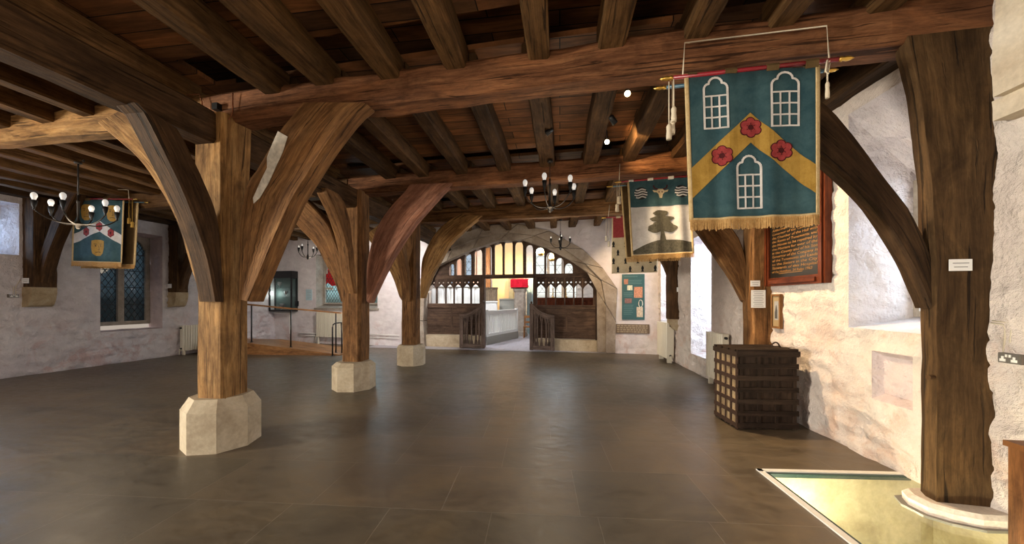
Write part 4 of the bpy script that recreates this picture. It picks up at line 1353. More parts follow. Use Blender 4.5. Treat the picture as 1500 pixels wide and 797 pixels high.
def rose(B, t, u, v, r, name='rose_emblem'):
    def ring(n, rad, rr, ph=.5):
        return [B.disc(u + rad * math.cos(2 * PI * k / n + ph) / B.W, v + rad * math.sin(2 * PI * k / n + ph) / B.H, rr, 14) for k in range(n)]
    o = B.polys(name, CLOTH_DKRED, t, [B.disc(u, v, r * .6, 16)] + ring(6, r * .58, r * .46), .004)
    B.polys('petals', CLOTH_RED, o, ring(6, r * .58, r * .36), .006)
    B.polys('rose_centre', CLOTH_DKRED, o, [B.disc(u, v, r * .16, 10)] + [q for k in range(6) for q in B.stroke([(u, v), (u + r * .42 * math.cos(2 * PI * k / 6 + .5) / B.W, v + r * .42 * math.sin(2 * PI * k / 6 + .5) / B.H)], .005)], .0075)


# --- big banner with three windows and a chevron
f0 = FR[0]; OB = .24
B1 = Banner(f0, (1003, 109), (1200, 96), (1010, 325), (1199, 317), OB, .010, 3.3)
pa_, pb_ = f0.px(986, 114, OB), f0.px(1228, 87, OB)
ca, cb_ = f0.px(1003, 63, .1), f0.px(1211, 38, .1)
T1 = banner('large blue banner with gold chevron, red roses and three white windows, before the front beam', B1, CLOTH_TEAL, .075, (pa_, pb_, .016, POLE_RED),
            [[f0.px(1000, 112, OB + .01), ca, cb_, f0.px(1215, 90, OB + .01)], [f0.px(1212, 88, OB + .02), f0.px(1209, 105, OB + .02), f0.px(1213, 108, OB + .02), f0.px(1216, 92, OB + .02)]], [(.02, .09, CLOTH_BROWN), (.31, .40, CLOTH_BROWN), (.62, .71, CLOTH_BROWN), (.90, .99, CLOTH_BROWN)])
B1.polys('chevron', CLOTH_GOLD, T1, [[(.028, .64), (.50, .285), (.50, .485), (.028, .845)], [(.50, .285), (.972, .66), (.972, .85), (.50, .485)]])
for q in ((.145, .325, .035, .375), (.655, .855, .03, .385), (.39, .575, .575, .925)):
    B1.polys('window_emblem', CLOTH_WHITE, T1, window_emblem(B1, *q), .004)
rose(B1, T1, .5, .385, .08); rose(B1, T1, .275, .565, .08); rose(B1, T1, .725, .55, .083)
for k, (x, y, l) in enumerate(((987, 116, .34), (980, 120, .46), (985, 120, .42))):
    tassel('tassel', f0.px(x, y, OB + .01 - .012 * k), l, T1)
tassel('tassel', f0.px(1212, 92, OB + .01), .26, T1, None, .014)
# banner hanging just behind it
B1b = Banner(f0, (1007, 124), (1196, 113), (1013, 318), (1194, 310), OB - .10, .008, 2.7)
banner('second banner with a blue pole hanging hidden behind the large blue banner', B1b, CLOTH_BROWN, .06, (f0.px(976, 128, OB - .1), f0.px(1206, 104, OB - .1), .014, POLE_BLUE), None, [(.1, .16, CLOTH_BROWN), (.8, .86, CLOTH_BROWN)], True)

# --- tree banner
f1 = FR[1]
B2 = Banner(f1, (919, 265), (1010, 259.5), (925, 376), (1017, 371), .26, .012, 2.6, 1.0)
T2 = banner('white banner with a dark tree on a mound under a teal band', B2, CLOTH_WHITE, .06, (f1.px(910, 266.5, .26), f1.px(1018, 257, .26), .013, POLE_RED),
            [[f1.px(907, 268, .27), f1.px(908, 240, .1)]], [(.02, .10, CLOTH_WHITE), (.33, .42, CLOTH_WHITE), (.66, .75, CLOTH_WHITE)])
B2.polys('teal_band', CLOTH_TEAL, T2, [[(.028, 0), (.972, 0), (.972, .355), (.028, .355)]], .003)
ground = [(.028, .93)] + [(.028 + .944 * k / 12, .93 - .13 * math.sin(min(1, k / 6.5) * PI / 2) + (.05 * ((k - 6.5) / 5.5) ** 2 if k > 6.5 else 0)) for k in range(1, 13)] + [(.972, .975), (.028, .975)]
B2.polys('mound', CLOTH_TREE, T2, [ground], .003)
def blob(u, v, rx, ry, n=22, k=.07, ph=0):
    return [(u + rx * math.cos(2 * PI * i / n) * (1 + k * math.sin(5 * 2 * PI * i / n + ph)), v + ry * math.sin(2 * PI * i / n) * (1 + k * math.sin(4 * 2 * PI * i / n + ph))) for i in range(n)]
tr = B2.polys('tree_emblem', CLOTH_TREE, T2, [[(.47, .84), (.50, .68), (.49, .60), (.55, .60), (.55, .68), (.585, .84)], [(.50, .70), (.42, .64), (.44, .62), (.53, .67)], [(.54, .70), (.64, .64), (.63, .62), (.53, .67)]], .004)
B2.polys('foliage', CLOTH_TREE, tr, [blob(.415, .645, .125, .06, ph=1), blob(.64, .65, .12, .055, ph=2), blob(.53, .60, .17, .05), blob(.525, .525, .19, .042, ph=3), blob(.51, .45, .12, .04, ph=4), blob(.52, .49, .05, .04)], .005)
for u in (.21, .86):
    rd = B2.polys('roundel', DARKCLOTH, T2, [B2.disc(u, .175, .095, 22)], .0045)
    P = []
    for vv in (-.055, -.018, .02, .058):
        hw_ = math.sqrt(max(0, .088 ** 2 - (vv) ** 2))
        pts = [(u + (-hw_ + 2 * hw_ * i / 8) / B2.W, .175 + (vv + .008 * math.sin(i / 8 * 2 * PI * 1.2)) / B2.H) for i in range(9)]
        P += B2.stroke(pts, .02)
    B2.polys('wave_bars', CLOTH_WHITE, rd, P, .006)
bh = B2.polys('bull_head', CLOTH_CREAM, T2, [[(.48, .13), (.58, .13), (.60, .17), (.565, .20), (.55, .25), (.51, .25), (.495, .20), (.46, .17)], [(.40, .14), (.48, .155), (.48, .175), (.42, .17)], [(.66, .14), (.58, .155), (.58, .175), (.64, .17)]], .0045)
B2.polys('horns', CLOTH_DKRED, bh, B2.stroke([(.48, .135), (.43, .115), (.42, .085)], .018) + B2.stroke([(.58, .135), (.63, .115), (.64, .085)], .018) + [B2.disc(.505, .17, .01, 8), B2.disc(.555, .17, .01, 8)], .006)
for k, (x, l) in enumerate(((904, .42), (907, .3))):
    tassel('tassel', f1.px(x, 270, .27 + .02 * k), l, T2, None, .03)
B2b = Banner(f1, (909, 272), (990, 267), (917, 379), (996, 376), .14, .01, 2.2)
banner('tan edged banner showing only its side behind the tree banner', B2b, CLOTH_BROWN, .06, (f1.px(898, 273, .14), f1.px(1000, 266, .14), .012, POLE_BLUE), None, [(.1, .16, CLOTH_BROWN), (.8, .86, CLOTH_BROWN)], True)
# --- cream banner with dark spots
f2 = FR[2]
B3 = Banner(f2, (896, 319), (963, 315), (896, 401), (963, 399), .26, .010, 2.2)
T3 = banner('cream banner with dark ermine spots and a red corner, hanging beside the arch', B3, CLOTH_CREAM, 0, (f2.px(888, 319, .26), f2.px(972, 313, .26), .014, POLE_RED), [[f2.px(891, 318, .27), f2.px(893, 300, .1)]], [(.1, .2, CLOTH_CREAM), (.45, .55, CLOTH_CREAM), (.8, .9, CLOTH_CREAM)], False)
rc = B3.polys('red_canton', CLOTH_RED, T3, [[(.03, .0), (.62, .0), (.62, .36), (.03, .36)]], .003)
B3.polys('canton_emblem', CLOTH_WHITE, rc, [blob(.42, .16, .1, .08)] + B3.stroke([(.34, .3), (.38, .2)], .03) + B3.stroke([(.5, .3), (.47, .2)], .03), .005)
sp = []
for j, v in enumerate((.47, .62, .77, .92)):
    for i in range(4):
        u = .14 + .27 * i + (.0 if j % 2 else -.1)
        if .03 < u < .97: sp += [B3.disc(u, v, .028, 8, 1.6), B3.disc(u, v - .035, .015, 6), [(u - .035, v + .06), (u, v + .01), (u + .035, v + .06)]]
B3.polys('ermine_spot', DARKCLOTH, T3, sp, .004)
for x, l in ((888, .5), (892, .62)): tassel('tassel', f2.px(x, 320, .28), l, T3, None, .03)
# --- banner with gold faces, side aisle
B4 = Banner(f1, (108.5, 292), (181.5, 293.5), (106.5, 384), (178, 386), .26, .012, 2.6, 2.0)
T4 = banner('blue banner with white chevron, red roses and three gold faces, beside the side aisle chandelier', B4, CLOTH_TEAL, .085, (f1.px(101, 291, .26), f1.px(196, 292, .26), .012, POLE_RED),
            [[f1.px(105, 291, .27), f1.px(106, 277, .27), f1.px(188, 278, .27), f1.px(189, 291, .27)], [f1.px(146, 277.5, .27), f1.px(146, 262, .1)]], [(.16, .34, CLOTH_BROWN), (.6, .7, CLOTH_BROWN)])
B4.polys('chevron', CLOTH_WHITE, T4, [[(.028, .55), (.53, .33), (.53, .50), (.028, .70)], [(.53, .33), (.972, .55), (.972, .70), (.53, .50)]])
for u, v in ((.53, .42), (.275, .51), (.775, .52)):
    rose(B4, T4, u, v, .095)
for u, v in ((.27, .20), (.80, .21), (.52, .76)):
    fc = B4.polys('gold_face', CLOTH_GOLD, T4, [[(u - .12, v - .11), (u - .05, v - .125), (u + .05, v - .125), (u + .12, v - .11), (u + .125, v), (u + .10, v + .09), (u + .04, v + .13), (u - .04, v + .13), (u - .10, v + .09), (u - .125, v)]], .0045)
    B4.polys('face_lines', CLOTH_BROWN, fc, [B4.disc(u - .05, v - .03, .018, 8), B4.disc(u + .05, v - .03, .018, 8)] + B4.stroke([(u, v - .03), (u + .015, v + .03), (u - .01, v + .035)], .012) + B4.stroke([(u - .05, v + .075), (u, v + .065), (u + .05, v + .075)], .014) + B4.stroke([(u - .08, v - .06), (u - .03, v - .055)], .012) + B4.stroke([(u + .08, v - .06), (u + .03, v - .055)], .012), .006)
for x, l in ((189, .5), (194, .58)): tassel('tassel', f1.px(x, 292, .29), l, T4, CLOTH_GOLD, .03)
B4b = Banner(f1, (122, 297), (203, 297), (120, 388), (199, 389), .10, .012, 2.2)
banner('brown banner with gold edge behind the gold face banner', B4b, CLOTH_BROWN, .075, (f1.px(114, 296, .10), f1.px(212, 296.5, .10), .012, POLE_BLUE), None, [(.2, .28, CLOTH_BROWN), (.85, .93, CLOTH_BROWN)], True)

# ================================================================ chandeliers
BULB = emit('frosted_bulb', (1, .97, .92), .22, (.8, .8, .79))
BRONZE = plain('dark_bronze', (.03, .026, .023), .45, .6)


def chandelier(label, c, R, n, ztop, ph, bulb=True, drop=.16, cand=True, kink=None, mm=None):
    mm = mm or BRONZE
    t = thing('chandelier', label, 'chandelier', c, 'branched chandeliers')
    top = Vector((c.x, c.y, ztop))
    m = MB(); m.lathe(c, [(.012, -.07), (.03, -.05), (.03, -.02), (.07 * R / .4, 0), (.08 * R / .4, .012), (.03, .03), (.022, .06), (.014, .1), (.014, .34), (.02, .35), (.02, .38), (.012, .39), (.012, .46)]); m.build('stem', mm, t)
    m = MB()
    if kink: m.tube([c + UP * .45, Vector((c.x, c.y, kink[0])), Vector(kink[1]), Vector((kink[1][0], kink[1][1], ztop))], .011, 8)
    else: m.tube([c + UP * .45, top], .006, 6)
    m.build('suspension_rod', mm, t)
    m = MB(); m.lathe(top - UP * .03, [(.035, 0), (.045, .015), (.045, .03)]); m.build('ceiling_hook', mm, t)
    for k in range(n):
        an = ph + 2 * PI * k / n
        d = Vector((math.cos(an), math.sin(an), 0))
        pts = [c + d * (.02 + (R - .02) * u) + UP * (.01 + (-.012 * math.sin(u * PI)) + drop * u ** 3.2) for u in [i / 10 for i in range(11)]]
        m = MB(); m.tube(pts, .009, 7); a = m.build('arm', mm, t)
        e = pts[-1]
        m = MB(); m.lathe(e, [(.009, -.01), (.014, .0), (.012, .02), (.024, .05), (.036, .13), (.030, .135)], 12); m.build('lamp_holder', IRON, a)
        if bulb:
            m = MB(); m.lathe(e + UP * .135, [(.02, 0), (.024, .02), (.036, .055), (.034, .085), (.02, .108), (.004, .115)], 14); m.build('bulb', BULB, a)
        else:
            m = MB(); m.lathe(e + UP * .135, [(.014, 0), (.02, .02), (.012, .05), (.003, .065)], 10); m.build('bulb', BULB, a)


c = ondepth(805.5, 305, 5.55)
chandelier('bronze chandelier with six white bulbs before the second cross beam', c, .40, 6, 3.78, .35)
c = ondepth(114.5, 329, 5.6)
chandelier('bronze chandelier with six white bulbs in the side aisle before the gold face banner', c, .42, 6, 3.78, .15, True, .14, kink=(ondepth(107, 240, 5.6).z, ondepth(123, 234, 5.6)))
c = ondepth(821, 363, 10.1)
chandelier('small dark chandelier hanging in front of the stone arch', c, .27, 4, 3.9, .1, False, .12, mm=IRON)
c = ondepth(451, 377, 10.3)
chandelier('small dark chandelier near the stained glass window', c, .27, 4, 3.78, .1, False, .14, mm=IRON)

# ceiling spotlights
SPOTG = emit('spot_lens', (1, .78, .42), 14.0)
def spotlamp(label, p, aimp, lit):
    t = thing('spotlight', label, 'spotlight', p, 'small ceiling spotlights')
    d = (Vector(aimp) - p).normalized()
    m = MB(); m.tube([p - d * .06, p - d * .05, p + d * .04, p + d * .045], [.02, .032, .036, .036], 12); m.build('lamp_body', BLACKP, t)
    m = MB(); m.tube([p + d * .0455, p + d * .05], [.03, .028], 12); m.build('lens', SPOTG if lit else GLASS, t)
    m = MB(); m.tube([p - d * .02, Vector((p.x, p.y, 3.80))], .007, 6); m.build('bracket', BLACKP, t)
p = ondepth(919, 136, 3.75); spotlamp('small lit spotlight under the joists, higher one before the big blue banner', p, p + Vector((-.3, -2, -1.6)), True)
p = ondepth(889, 207, 4.6); spotlamp('small lit spotlight under the joists above the tree banner', p, p + Vector((-.2, -2, -1.3)), True)
p = ondepth(898, 176, 4.25); spotlamp('small black unlit spotlight between the two lit ones', p, p + Vector((1, 1, -1)), False)
p = ondepth(804, 193, 4.6); spotlamp('small black unlit spotlight on the joist above the bronze chandelier', p, p + Vector((-1, .2, -.6)), False)

# ================================================================ radiators
def radiator(label, plane, s0, s1, z0, z1, dep, n, off=.05):
    t = thing('radiator', label, 'radiator', plane.pt((s0 + s1) / 2, z0, off), 'cream radiators')
    w = (s1 - s0) / n
    m = MB()
    for k in range(n):
        s = s0 + w * (k + .5)
        m.loft([[plane.pt(s + a * w * .42, z, off + b) for a, b in ((-1, .01), (-1, dep - .015), (-.6, dep), (.6, dep), (1, dep - .015), (1, .01), (.6, 0), (-.6, 0))] for z in (z0 + .0, z0 + .02, z1 - .02, z1)])
    slab(m, s0 + .01, s1 - .01, z0 + .04, z0 + .09, off + dep * .8, dep * .6, plane); slab(m, s0 + .01, s1 - .01, z1 - .09, z1 - .04, off + dep * .8, dep * .6, plane)
    m.build('radiator_body', CREAM, t)
    for z in (z0 + .07, z1 - .07):
        m = MB(); m.tube([plane.pt(s0 - .03, z, off + dep / 2), plane.pt(s0 + .02, z, off + dep / 2)], .025, 10); m.build('valve', BLACKP, t)
    m = MB(); m.tube([plane.pt(s0 - .02, z0 + .07, off + dep / 2), plane.pt(s0 - .04, z0 + .07, off + dep / 2), plane.pt(s0 - .05, .01, off + dep / 2)], .012, 8); m.build('pipe', CREAM, t)
    for s in (s0 + w, s1 - w):
        m = MB(); slab(m, s - .02, s + .02, .0, z0 + .02, off + dep * .8, dep * .6, plane); m.build('foot', CREAM, t)


sa = LW.sz(261, 500)[0]; radiator('cream column radiator on the side wall below the carved corbel', LW, sa, sa + 1.25, LW.sz(262, 514)[1], LW.sz(262, 477)[1], .12, 18)
sa = BW.sz(467, 480)[0]; radiator('cream column radiator under the stained glass window', BW, sa, BW.sz(520, 480)[0], .26, BW.sz(480, 457)[1], .1, 22)
sb = sR(985, 505); radiator('cream radiator in the corner below the far wall post', RW, sb - .25, sb + .55, .12, 1.02, .19, 11, .04)
sb = sR(1058, 530); radiator('cream radiator partly hidden behind the iron bound chest', RW, sb - .35, sb + .3, .14, 1.0, .13, 9, .04)

# ================================================================ iron bound chest
CHD = wood('chest_dark_wood', (.016, .010, .007), (.032, .02, .014), (.055, .036, .026), su=.7, sv=14, bmp=.4, crack=.4, vary=.1)
CHP = wood('chest_pale_board', (.16, .11, .06), (.30, .22, .13), (.42, .32, .2), su=.8, sv=14, bmp=.3, crack=.3, vary=.1)
RUST = plain('rusted_strap', (.05, .026, .017), .6, .35, var=.4, vs=22, bmp=.4)
a, b_, c_ = Vector((2.17, 4.71, 0)), Vector((2.90, 4.78, 0)), Vector((2.125, 5.24, 0))
ex = (b_ - a); Lx = ex.length; ex.normalize(); ey = Vector((-ex.y, ex.x, 0)); Ly = .53; Hc = .97
t = thing('iron_bound_chest', 'tall dark iron bound chest standing against the wall past the glazed floor pit', 'chest', a + ex * Lx / 2 + ey * Ly / 2)
def cbx(m, x0, x1, y0, y1, z0, z1):
    m.box(a + ex * (x0 + x1) / 2 + ey * (y0 + y1) / 2 + UP * (z0 + z1) / 2, ex * (x1 - x0) / 2, ey * (y1 - y0) / 2, UP * (z1 - z0) / 2)
m = MB(); cbx(m, .015, Lx - .015, .015, Ly - .015, .01, Hc - .06); m.build('body', CHD, t)
m = MB()
for k in range(5): cbx(m, .004, .02, .02 + (Ly - .04) * k / 5 + .003, .02 + (Ly - .04) * (k + 1) / 5 - .003, .03, Hc - .07)
m.build('side_boards', CHP, t)
for k in range(7):
    z = .03 + k * .145
    m = MB(); cbx(m, -.004, Lx + .004, -.004, .016, z, z + .062); m.build('front_strap', CHD, t)
    m = MB(); cbx(m, -.008, .012, -.004, Ly, z, z + .05); m.build('side_strap', RUST, t)
for k in range(4):
    x = .03 + (Lx - .09) * k / 3
    m = MB(); cbx(m, x, x + .04, .002, .016, .01, Hc - .07)
    m.build('front_strap', CHD, t)
for k in range(5):
    y = .0 + (Ly - .05) * k / 4
    m = MB(); cbx(m, -.003, .012, y, y + .036, .01, Hc - .06); m.build('side_strap', RUST, t)
m = MB(); cbx(m, -.015, Lx + .012, -.015, Ly + .01, Hc - .06, Hc - .0)
cbx(m, .0, Lx - .01, .0, Ly, Hc, Hc + .02)
for k in range(4): cbx(m, -.018, Lx + .014, .02 + k * .15, .06 + k * .15, Hc + .0, Hc + .026)
m.build('lid', CHD, t)
hp = a + ex * (Lx * .86) + ey * .25 + UP * (Hc + .02)
m = MB(); m.tube([hp + ex * (.05 * math.cos(PI * k / 8)) + UP * (.065 * math.sin(PI * k / 8)) for k in range(9)], .01, 8); m.build('ring_handle', RUST, t)

# ================================================================ glazed pit
PITST = stonem('pit_stone', (.34, .29, .18), (.50, .44, .29), (.62, .56, .40), 2.5)
PZ = -.75
o = [v + Vector((-.12 if i in (0, 3) else 0, .12 if i in (0, 1) else 0, 0)) for i, v in enumerate(PITQ)]
mb = MB()
for i in range(4):
    j = (i + 1) % 4
    n_ = 16
    VV, FF = [], []
    for r in range(9):
        for k in range(n_ + 1):
            p = PITQ[i].lerp(PITQ[j], k / n_); p.z = PZ * r / 8
            w_ = noise.noise(p * 4) * .03 if 0 < r < 8 and 0 < k < n_ else 0
            VV.append(p + Vector((w_, w_, 0)))
    for r in range(8):
        for k in range(n_): FF.append((r * (n_ + 1) + k, r * (n_ + 1) + k + 1, (r + 1) * (n_ + 1) + k + 1, (r + 1) * (n_ + 1) + k))
    mb.add(VV, FF, None, True)
mb.quad(*[v + Vector((0, 0, PZ)) for v in PITQ])
tag(mb.build('floor_pit', PITST, recalc=False), 'yellow lit stone pit under the glass floor panel', 'pit', kind='structure')
for k, (x, y, r, lab) in enumerate(((2.25, 3.2, .2, 'rubble stone lying in the glazed pit near its front corner'), (2.7, 2.9, .16, 'rubble stone lying in the glazed pit near the wall'), (2.55, 3.45, .14, 'small rubble stone at the back of the glazed pit'))):
    bm = bmesh.new(); bmesh.ops.create_icosphere(bm, subdivisions=3, radius=r)
    for v in bm.verts: v.co += v.co.normalized() * .4 * r * noise.noise(v.co * 5 + Vector((k * 3, 0, 0)))
    for v in bm.verts: v.co = Vector((x, y, PZ + r * .55)) + Vector((v.co.x, v.co.y, v.co.z * .6))
    me = bpy.data.meshes.new('rubble_stone'); bm.to_mesh(me); bm.free(); me.materials.append(PITST)
    ob = bpy.data.objects.new('rubble_stone', me); COL.objects.link(ob); tag(ob, lab, 'stone')
t = thing('glass_floor_panel', 'glass floor panel with white frame over the lit pit', 'floor panel', (2.6, 2.7, 0), kind='thing')
A0, B0, C0, D0 = PITQ
def frm(p, q, w_, z0, z1, inward):
    d = (q - p).normalized(); n = Vector((-d.y, d.x, 0)) * inward
    m = MB(); m.loft([[p + UP * z0, p + n * w_ + UP * z0, p + n * w_ + UP * z1, p + UP * z1], [q + UP * z0, q + n * w_ + UP * z0, q + n * w_ + UP * z1, q + UP * z1]]); return m
MILD = plain('dark_green_frame', (.02, .05, .045), .4)
Bf = Vector((rwx(3.74) + .05, 3.742, 0))
frm(A0 + Vector((-.0, 0, 0)), Bf, .05, -.01, .012, -1).build('frame', WHITE, t)
frm(D0, A0, .05, -.01, .012, -1).build('frame', WHITE, t)
frm(A0 + Vector((.05, -.05, 0)), Bf + Vector((0, -.05, 0)), .03, -.03, .004, -1).build('inner_frame', MILD, t)
frm(D0 + Vector((.05, 0, 0)), A0 + Vector((.05, -.05, 0)), .03, -.03, .004, -1).build('inner_frame', MILD, t)
m = MB(); g = [A0 + Vector((.04, -.04, 0)), Vector((3.3, 3.71, 0)), Vector((3.3, 1.0, 0)), D0 + Vector((.04, 0, 0))]
m.poly([p for p in g]); m.build('glass', glassy('floor_glass', (.86, .90, .82), 1.0, .05), t)
# stone under the near wall post, with its lead collar
def lump(pts, z0, z1, amp):
    return hewn([[Vector((p[0], p[1], z)) for p in pts] for z in (z0, z0 + (z1 - z0) * .5, z1)] + [[Vector((p[0] * .9 + 3.05 * .1, p[1] * .9 + 3.1 * .1, z1 + .03)) for p in pts]], amp, 3.3)
outl = [(2.74, 3.27), (2.69, 3.16), (2.71, 3.03), (2.80, 2.95), (2.94, 2.90), (3.08, 2.91), (3.2, 2.94), (3.4, 3.1), (3.4, 3.28), (3.0, 3.32)]
tag(MB().loft(lump(outl, -.02, .06, .02)).build('post_base_stone', stonem('whitewashed_stone', (.55, .45, .38), (.68, .6, .54), (.76, .7, .65), 6)), 'rough whitewashed stone pad under the massive near wall post', 'stone')
m = MB(); o2 = [((p[0] - 3.05) * 1.10 + 3.05, (p[1] - 3.1) * 1.14 + 3.1) for p in outl]
m.loft([[Vector((p[0], p[1], -.012)) for p in o2], [Vector((p[0], p[1], .006)) for p in o2]]); tag(m.build('lead_collar', plain('lead_grey', (.22, .21, .19), .5, .4)), 'grey lead collar let into the glass round the post base stone', 'collar')

# wooden stand cut by the frame
q = ondepth(1472, 645, 1.95)
WST = wood('stand_wood', (.10, .04, .016), (.20, .085, .03), (.28, .13, .05), rough=.4, crack=.15, bmp=.15, vary=.05)
t = thing('wooden_stand', 'square brown wooden stand at the frame edge, in front of the wall socket', 'stand', (q.x + .22, q.y, 0))
m = MB(); m.bx(q.x + .015, q.x + .44, q.y - .3, q.y, .05, q.z - .03); m.build('body', WST, t)
m = MB(); m.bx(q.x, q.x + .46, q.y - .315, q.y + .01, q.z - .03, q.z); m.build('top', WST, t)
m = MB(); m.bx(q.x - .005, q.x + .46, q.y - .315, q.y + .01, 0, .05); m.build('plinth', WST, t)

# ================================================================ honours board
def text_mesh(name, body, m, parent, origin, ex, ey, en, size, align='LEFT', width=None, shear=0):
    cu = bpy.data.curves.new(name, 'FONT'); cu.body = body; cu.size = size; cu.align_x = align; cu.extrude = .0008; cu.shear = shear; cu.resolution_u = 2
    ob = bpy.data.objects.new(name, cu); COL.objects.link(ob)
    dg = bpy.context.evaluated_depsgraph_get()
    me = bpy.data.meshes.new_from_object(ob.evaluated_get(dg))
    bpy.data.objects.remove(ob); 
    xs = [v.co.x for v in me.vertices]
    sc = width / (max(xs) - min(xs)) if width and xs and max(xs) > min(xs) else 1
    M = Matrix((ex, ey, en)).transposed()
    for v in me.vertices: v.co = Vector(origin) + M @ Vector((v.co.x * sc, v.co.y, v.co.z))
    me.materials.clear(); me.materials.append(m)
    no = bpy.data.objects.new(name, me); COL.objects.link(no)
    no.parent = parent; no.matrix_parent_inverse = Matrix.Translation(-world_loc(parent))
    return no


sF, sN = sR(1127, 414), sR(1219, 414)
zb, zt = 1.80, 3.14
t = thing('honours_board', 'mahogany framed black honours board with lines of gold lettering', 'board', RW.pt((sF + sN) / 2, zb, .03), kind='thing')
BLK = plain('board_black', (.012, .011, .009), .3)
m = MB(); slab(m, sN + .06, sF - .06, zb + .06, zt - .06, .05, .03, RW); m.build('panel', BLK, t)
for (a0, a1, z0, z1) in ((sN, sN + .11, zb, zt), (sF - .11, sF, zb, zt), (sN + .11, sF - .11, zb, zb + .11), (sN + .11, sF - .11, zt - .11, zt)):
    m = MB(); slab(m, a0, a1, z0, z1, .075, .075, RW)
    i = .028; slab(m, a0 + i, a1 - i, z0 + (i if z1 - z0 < 1 else 0), z1 - (i if z1 - z0 < 1 else 0), .095, .03, RW)
    m.build('frame', W_MAHOG, t)
GT = plain('gold_lettering', (.34, .17, .05), .5, .2)
LN = ['the worshipful Company of', 'Merchants of the City was', 'first raised by the Brethren', 'to the Master and Wardens', 'for the relief of the poor', 'Sisters and their Successors', 'by the gift of the Brethren', 'Alderman of this City and', 'Governor of the Company in', 'the Chamber of the Hall with', 'the Rents of Tenements and', 'the House to be repaired by', 'the Masters for ever of the', 'in the County and of his Son', 'Governor of the Company in', 'of the Tenements and Lands', 'to the Sisters in the City', 'Stewards of this Hospital', 'of the Hamilton. 24 Rules 1963']
exx, enn = -RW.d, RW.n
w_in = sF - sN - .30
lh = (zt - zb - .34) / len(LN)
LM = None
for k, l in enumerate(LN):
    z = zt - .17 - lh * (k + .8)
    o_ = text_mesh('lettering', l, GT, t, RW.pt(sF - .15, z, .0515), exx, UP, enn, lh * .92, 'LEFT', w_in * (1 if k < len(LN) - 1 else .9), .15)
    if LM is None: LM = o_; bml = bmesh.new()
    bml.from_mesh(o_.data)
    if o_ is not LM: bpy.data.objects.remove(o_)
bml.to_mesh(LM.data); bml.free()
m = MB(); slab(m, sN + .4, sF - .3, zb + .165, zb + .171, .0525, .003, RW); m.build('gold_rule', GT, t)

# small framed picture
def card(name, label, cat, plane, x0, x1, y0, y1, off, th, m_, z=None):
    a = plane.sz(x0, y0, off); b = plane.sz(x1, y1, off)
    m = MB(); slab(m, min(a[0], b[0]), max(a[0], b[0]), min(a[1], b[1]), max(a[1], b[1]), off, th, plane)
    o = m.build(name, m_)
    if label: tag(o, label, cat)
    return o, (min(a[0], b[0]), max(a[0], b[0]), min(a[1], b[1]), max(a[1], b[1]))


s0, s1 = sR(1144, 456), sR(1131, 456); z0, z1 = 1.42, 1.71
s0, s1 = RW.sz(1144.5, 456, .02)[0], RW.sz(1130.5, 456, .02)[0]
z0, z1 = RW.sz(1138, 481)[1], RW.sz(1138, 431)[1]
t = thing('framed_picture', 'small narrow gilt framed picture on the wall above the chest', 'picture', RW.pt((s0 + s1) / 2, z0, .02))
for (a0, a1, b0, b1) in ((s0, s0 + .03, z0, z1), (s1 - .03, s1, z0, z1), (s0 + .03, s1 - .03, z0, z0 + .03), (s0 + .03, s1 - .03, z1 - .03, z1)):
    m = MB(); slab(m, a0, a1, b0, b1, .035, .035, RW); m.build('frame', W_MID, t)
m = MB(); slab(m, s0 + .03, s1 - .03, z0 + .03, z1 - .03, .02, .02, RW); pc = m.build('mount', plain('buff_mount', (.30, .22, .12), .6), t)
m = MB(); slab(m, s0 + .06, s1 - .06, z0 + .12, z1 - .1, .022, .004, RW); m.build('print', GREYINK, pc)
m = MB(); ss = (s0 + s1) / 2
strip(m, ss - .022, ss + .03, 8, lambda s: z0 + .14, lambda s: z0 + .2 + .14 * (1 - abs(s - ss) / .035), .024, .003, RW); m.build('figure', INK, pc)

# wall labels on posts
def notice(label, plane, x0, x1, y0, y1, off, lines=2, m_=None):
    a = plane.sz(x0, y0, off); b = plane.sz(x1, y1, off)
    lo, hi = min(a[0], b[0]), max(a[0], b[0]); zb_, zt_ = min(a[1], b[1]), max(a[1], b[1])
    t = thing('label_card', label, 'label', plane.pt((lo + hi) / 2, zb_, off), 'white label cards')
    m = MB(); slab(m, lo, hi, zb_, zt_, off, .006, plane); m.build('card', m_ or PAPER, t)
    m = MB(); h = zt_ - zb_
    for k in range(lines):
        z = zt_ - h * (k + 1) / (lines + 1); w_ = (hi - lo) * (.6 if k % 2 else .72)
        c0 = (lo + hi) / 2
        slab(m, c0 - w_ / 2, c0 + w_ / 2, z - min(.004, h * .04), z + min(.004, h * .04), off + .0008, .001, plane)
    m.build('printed_lines', GREYINK, t)


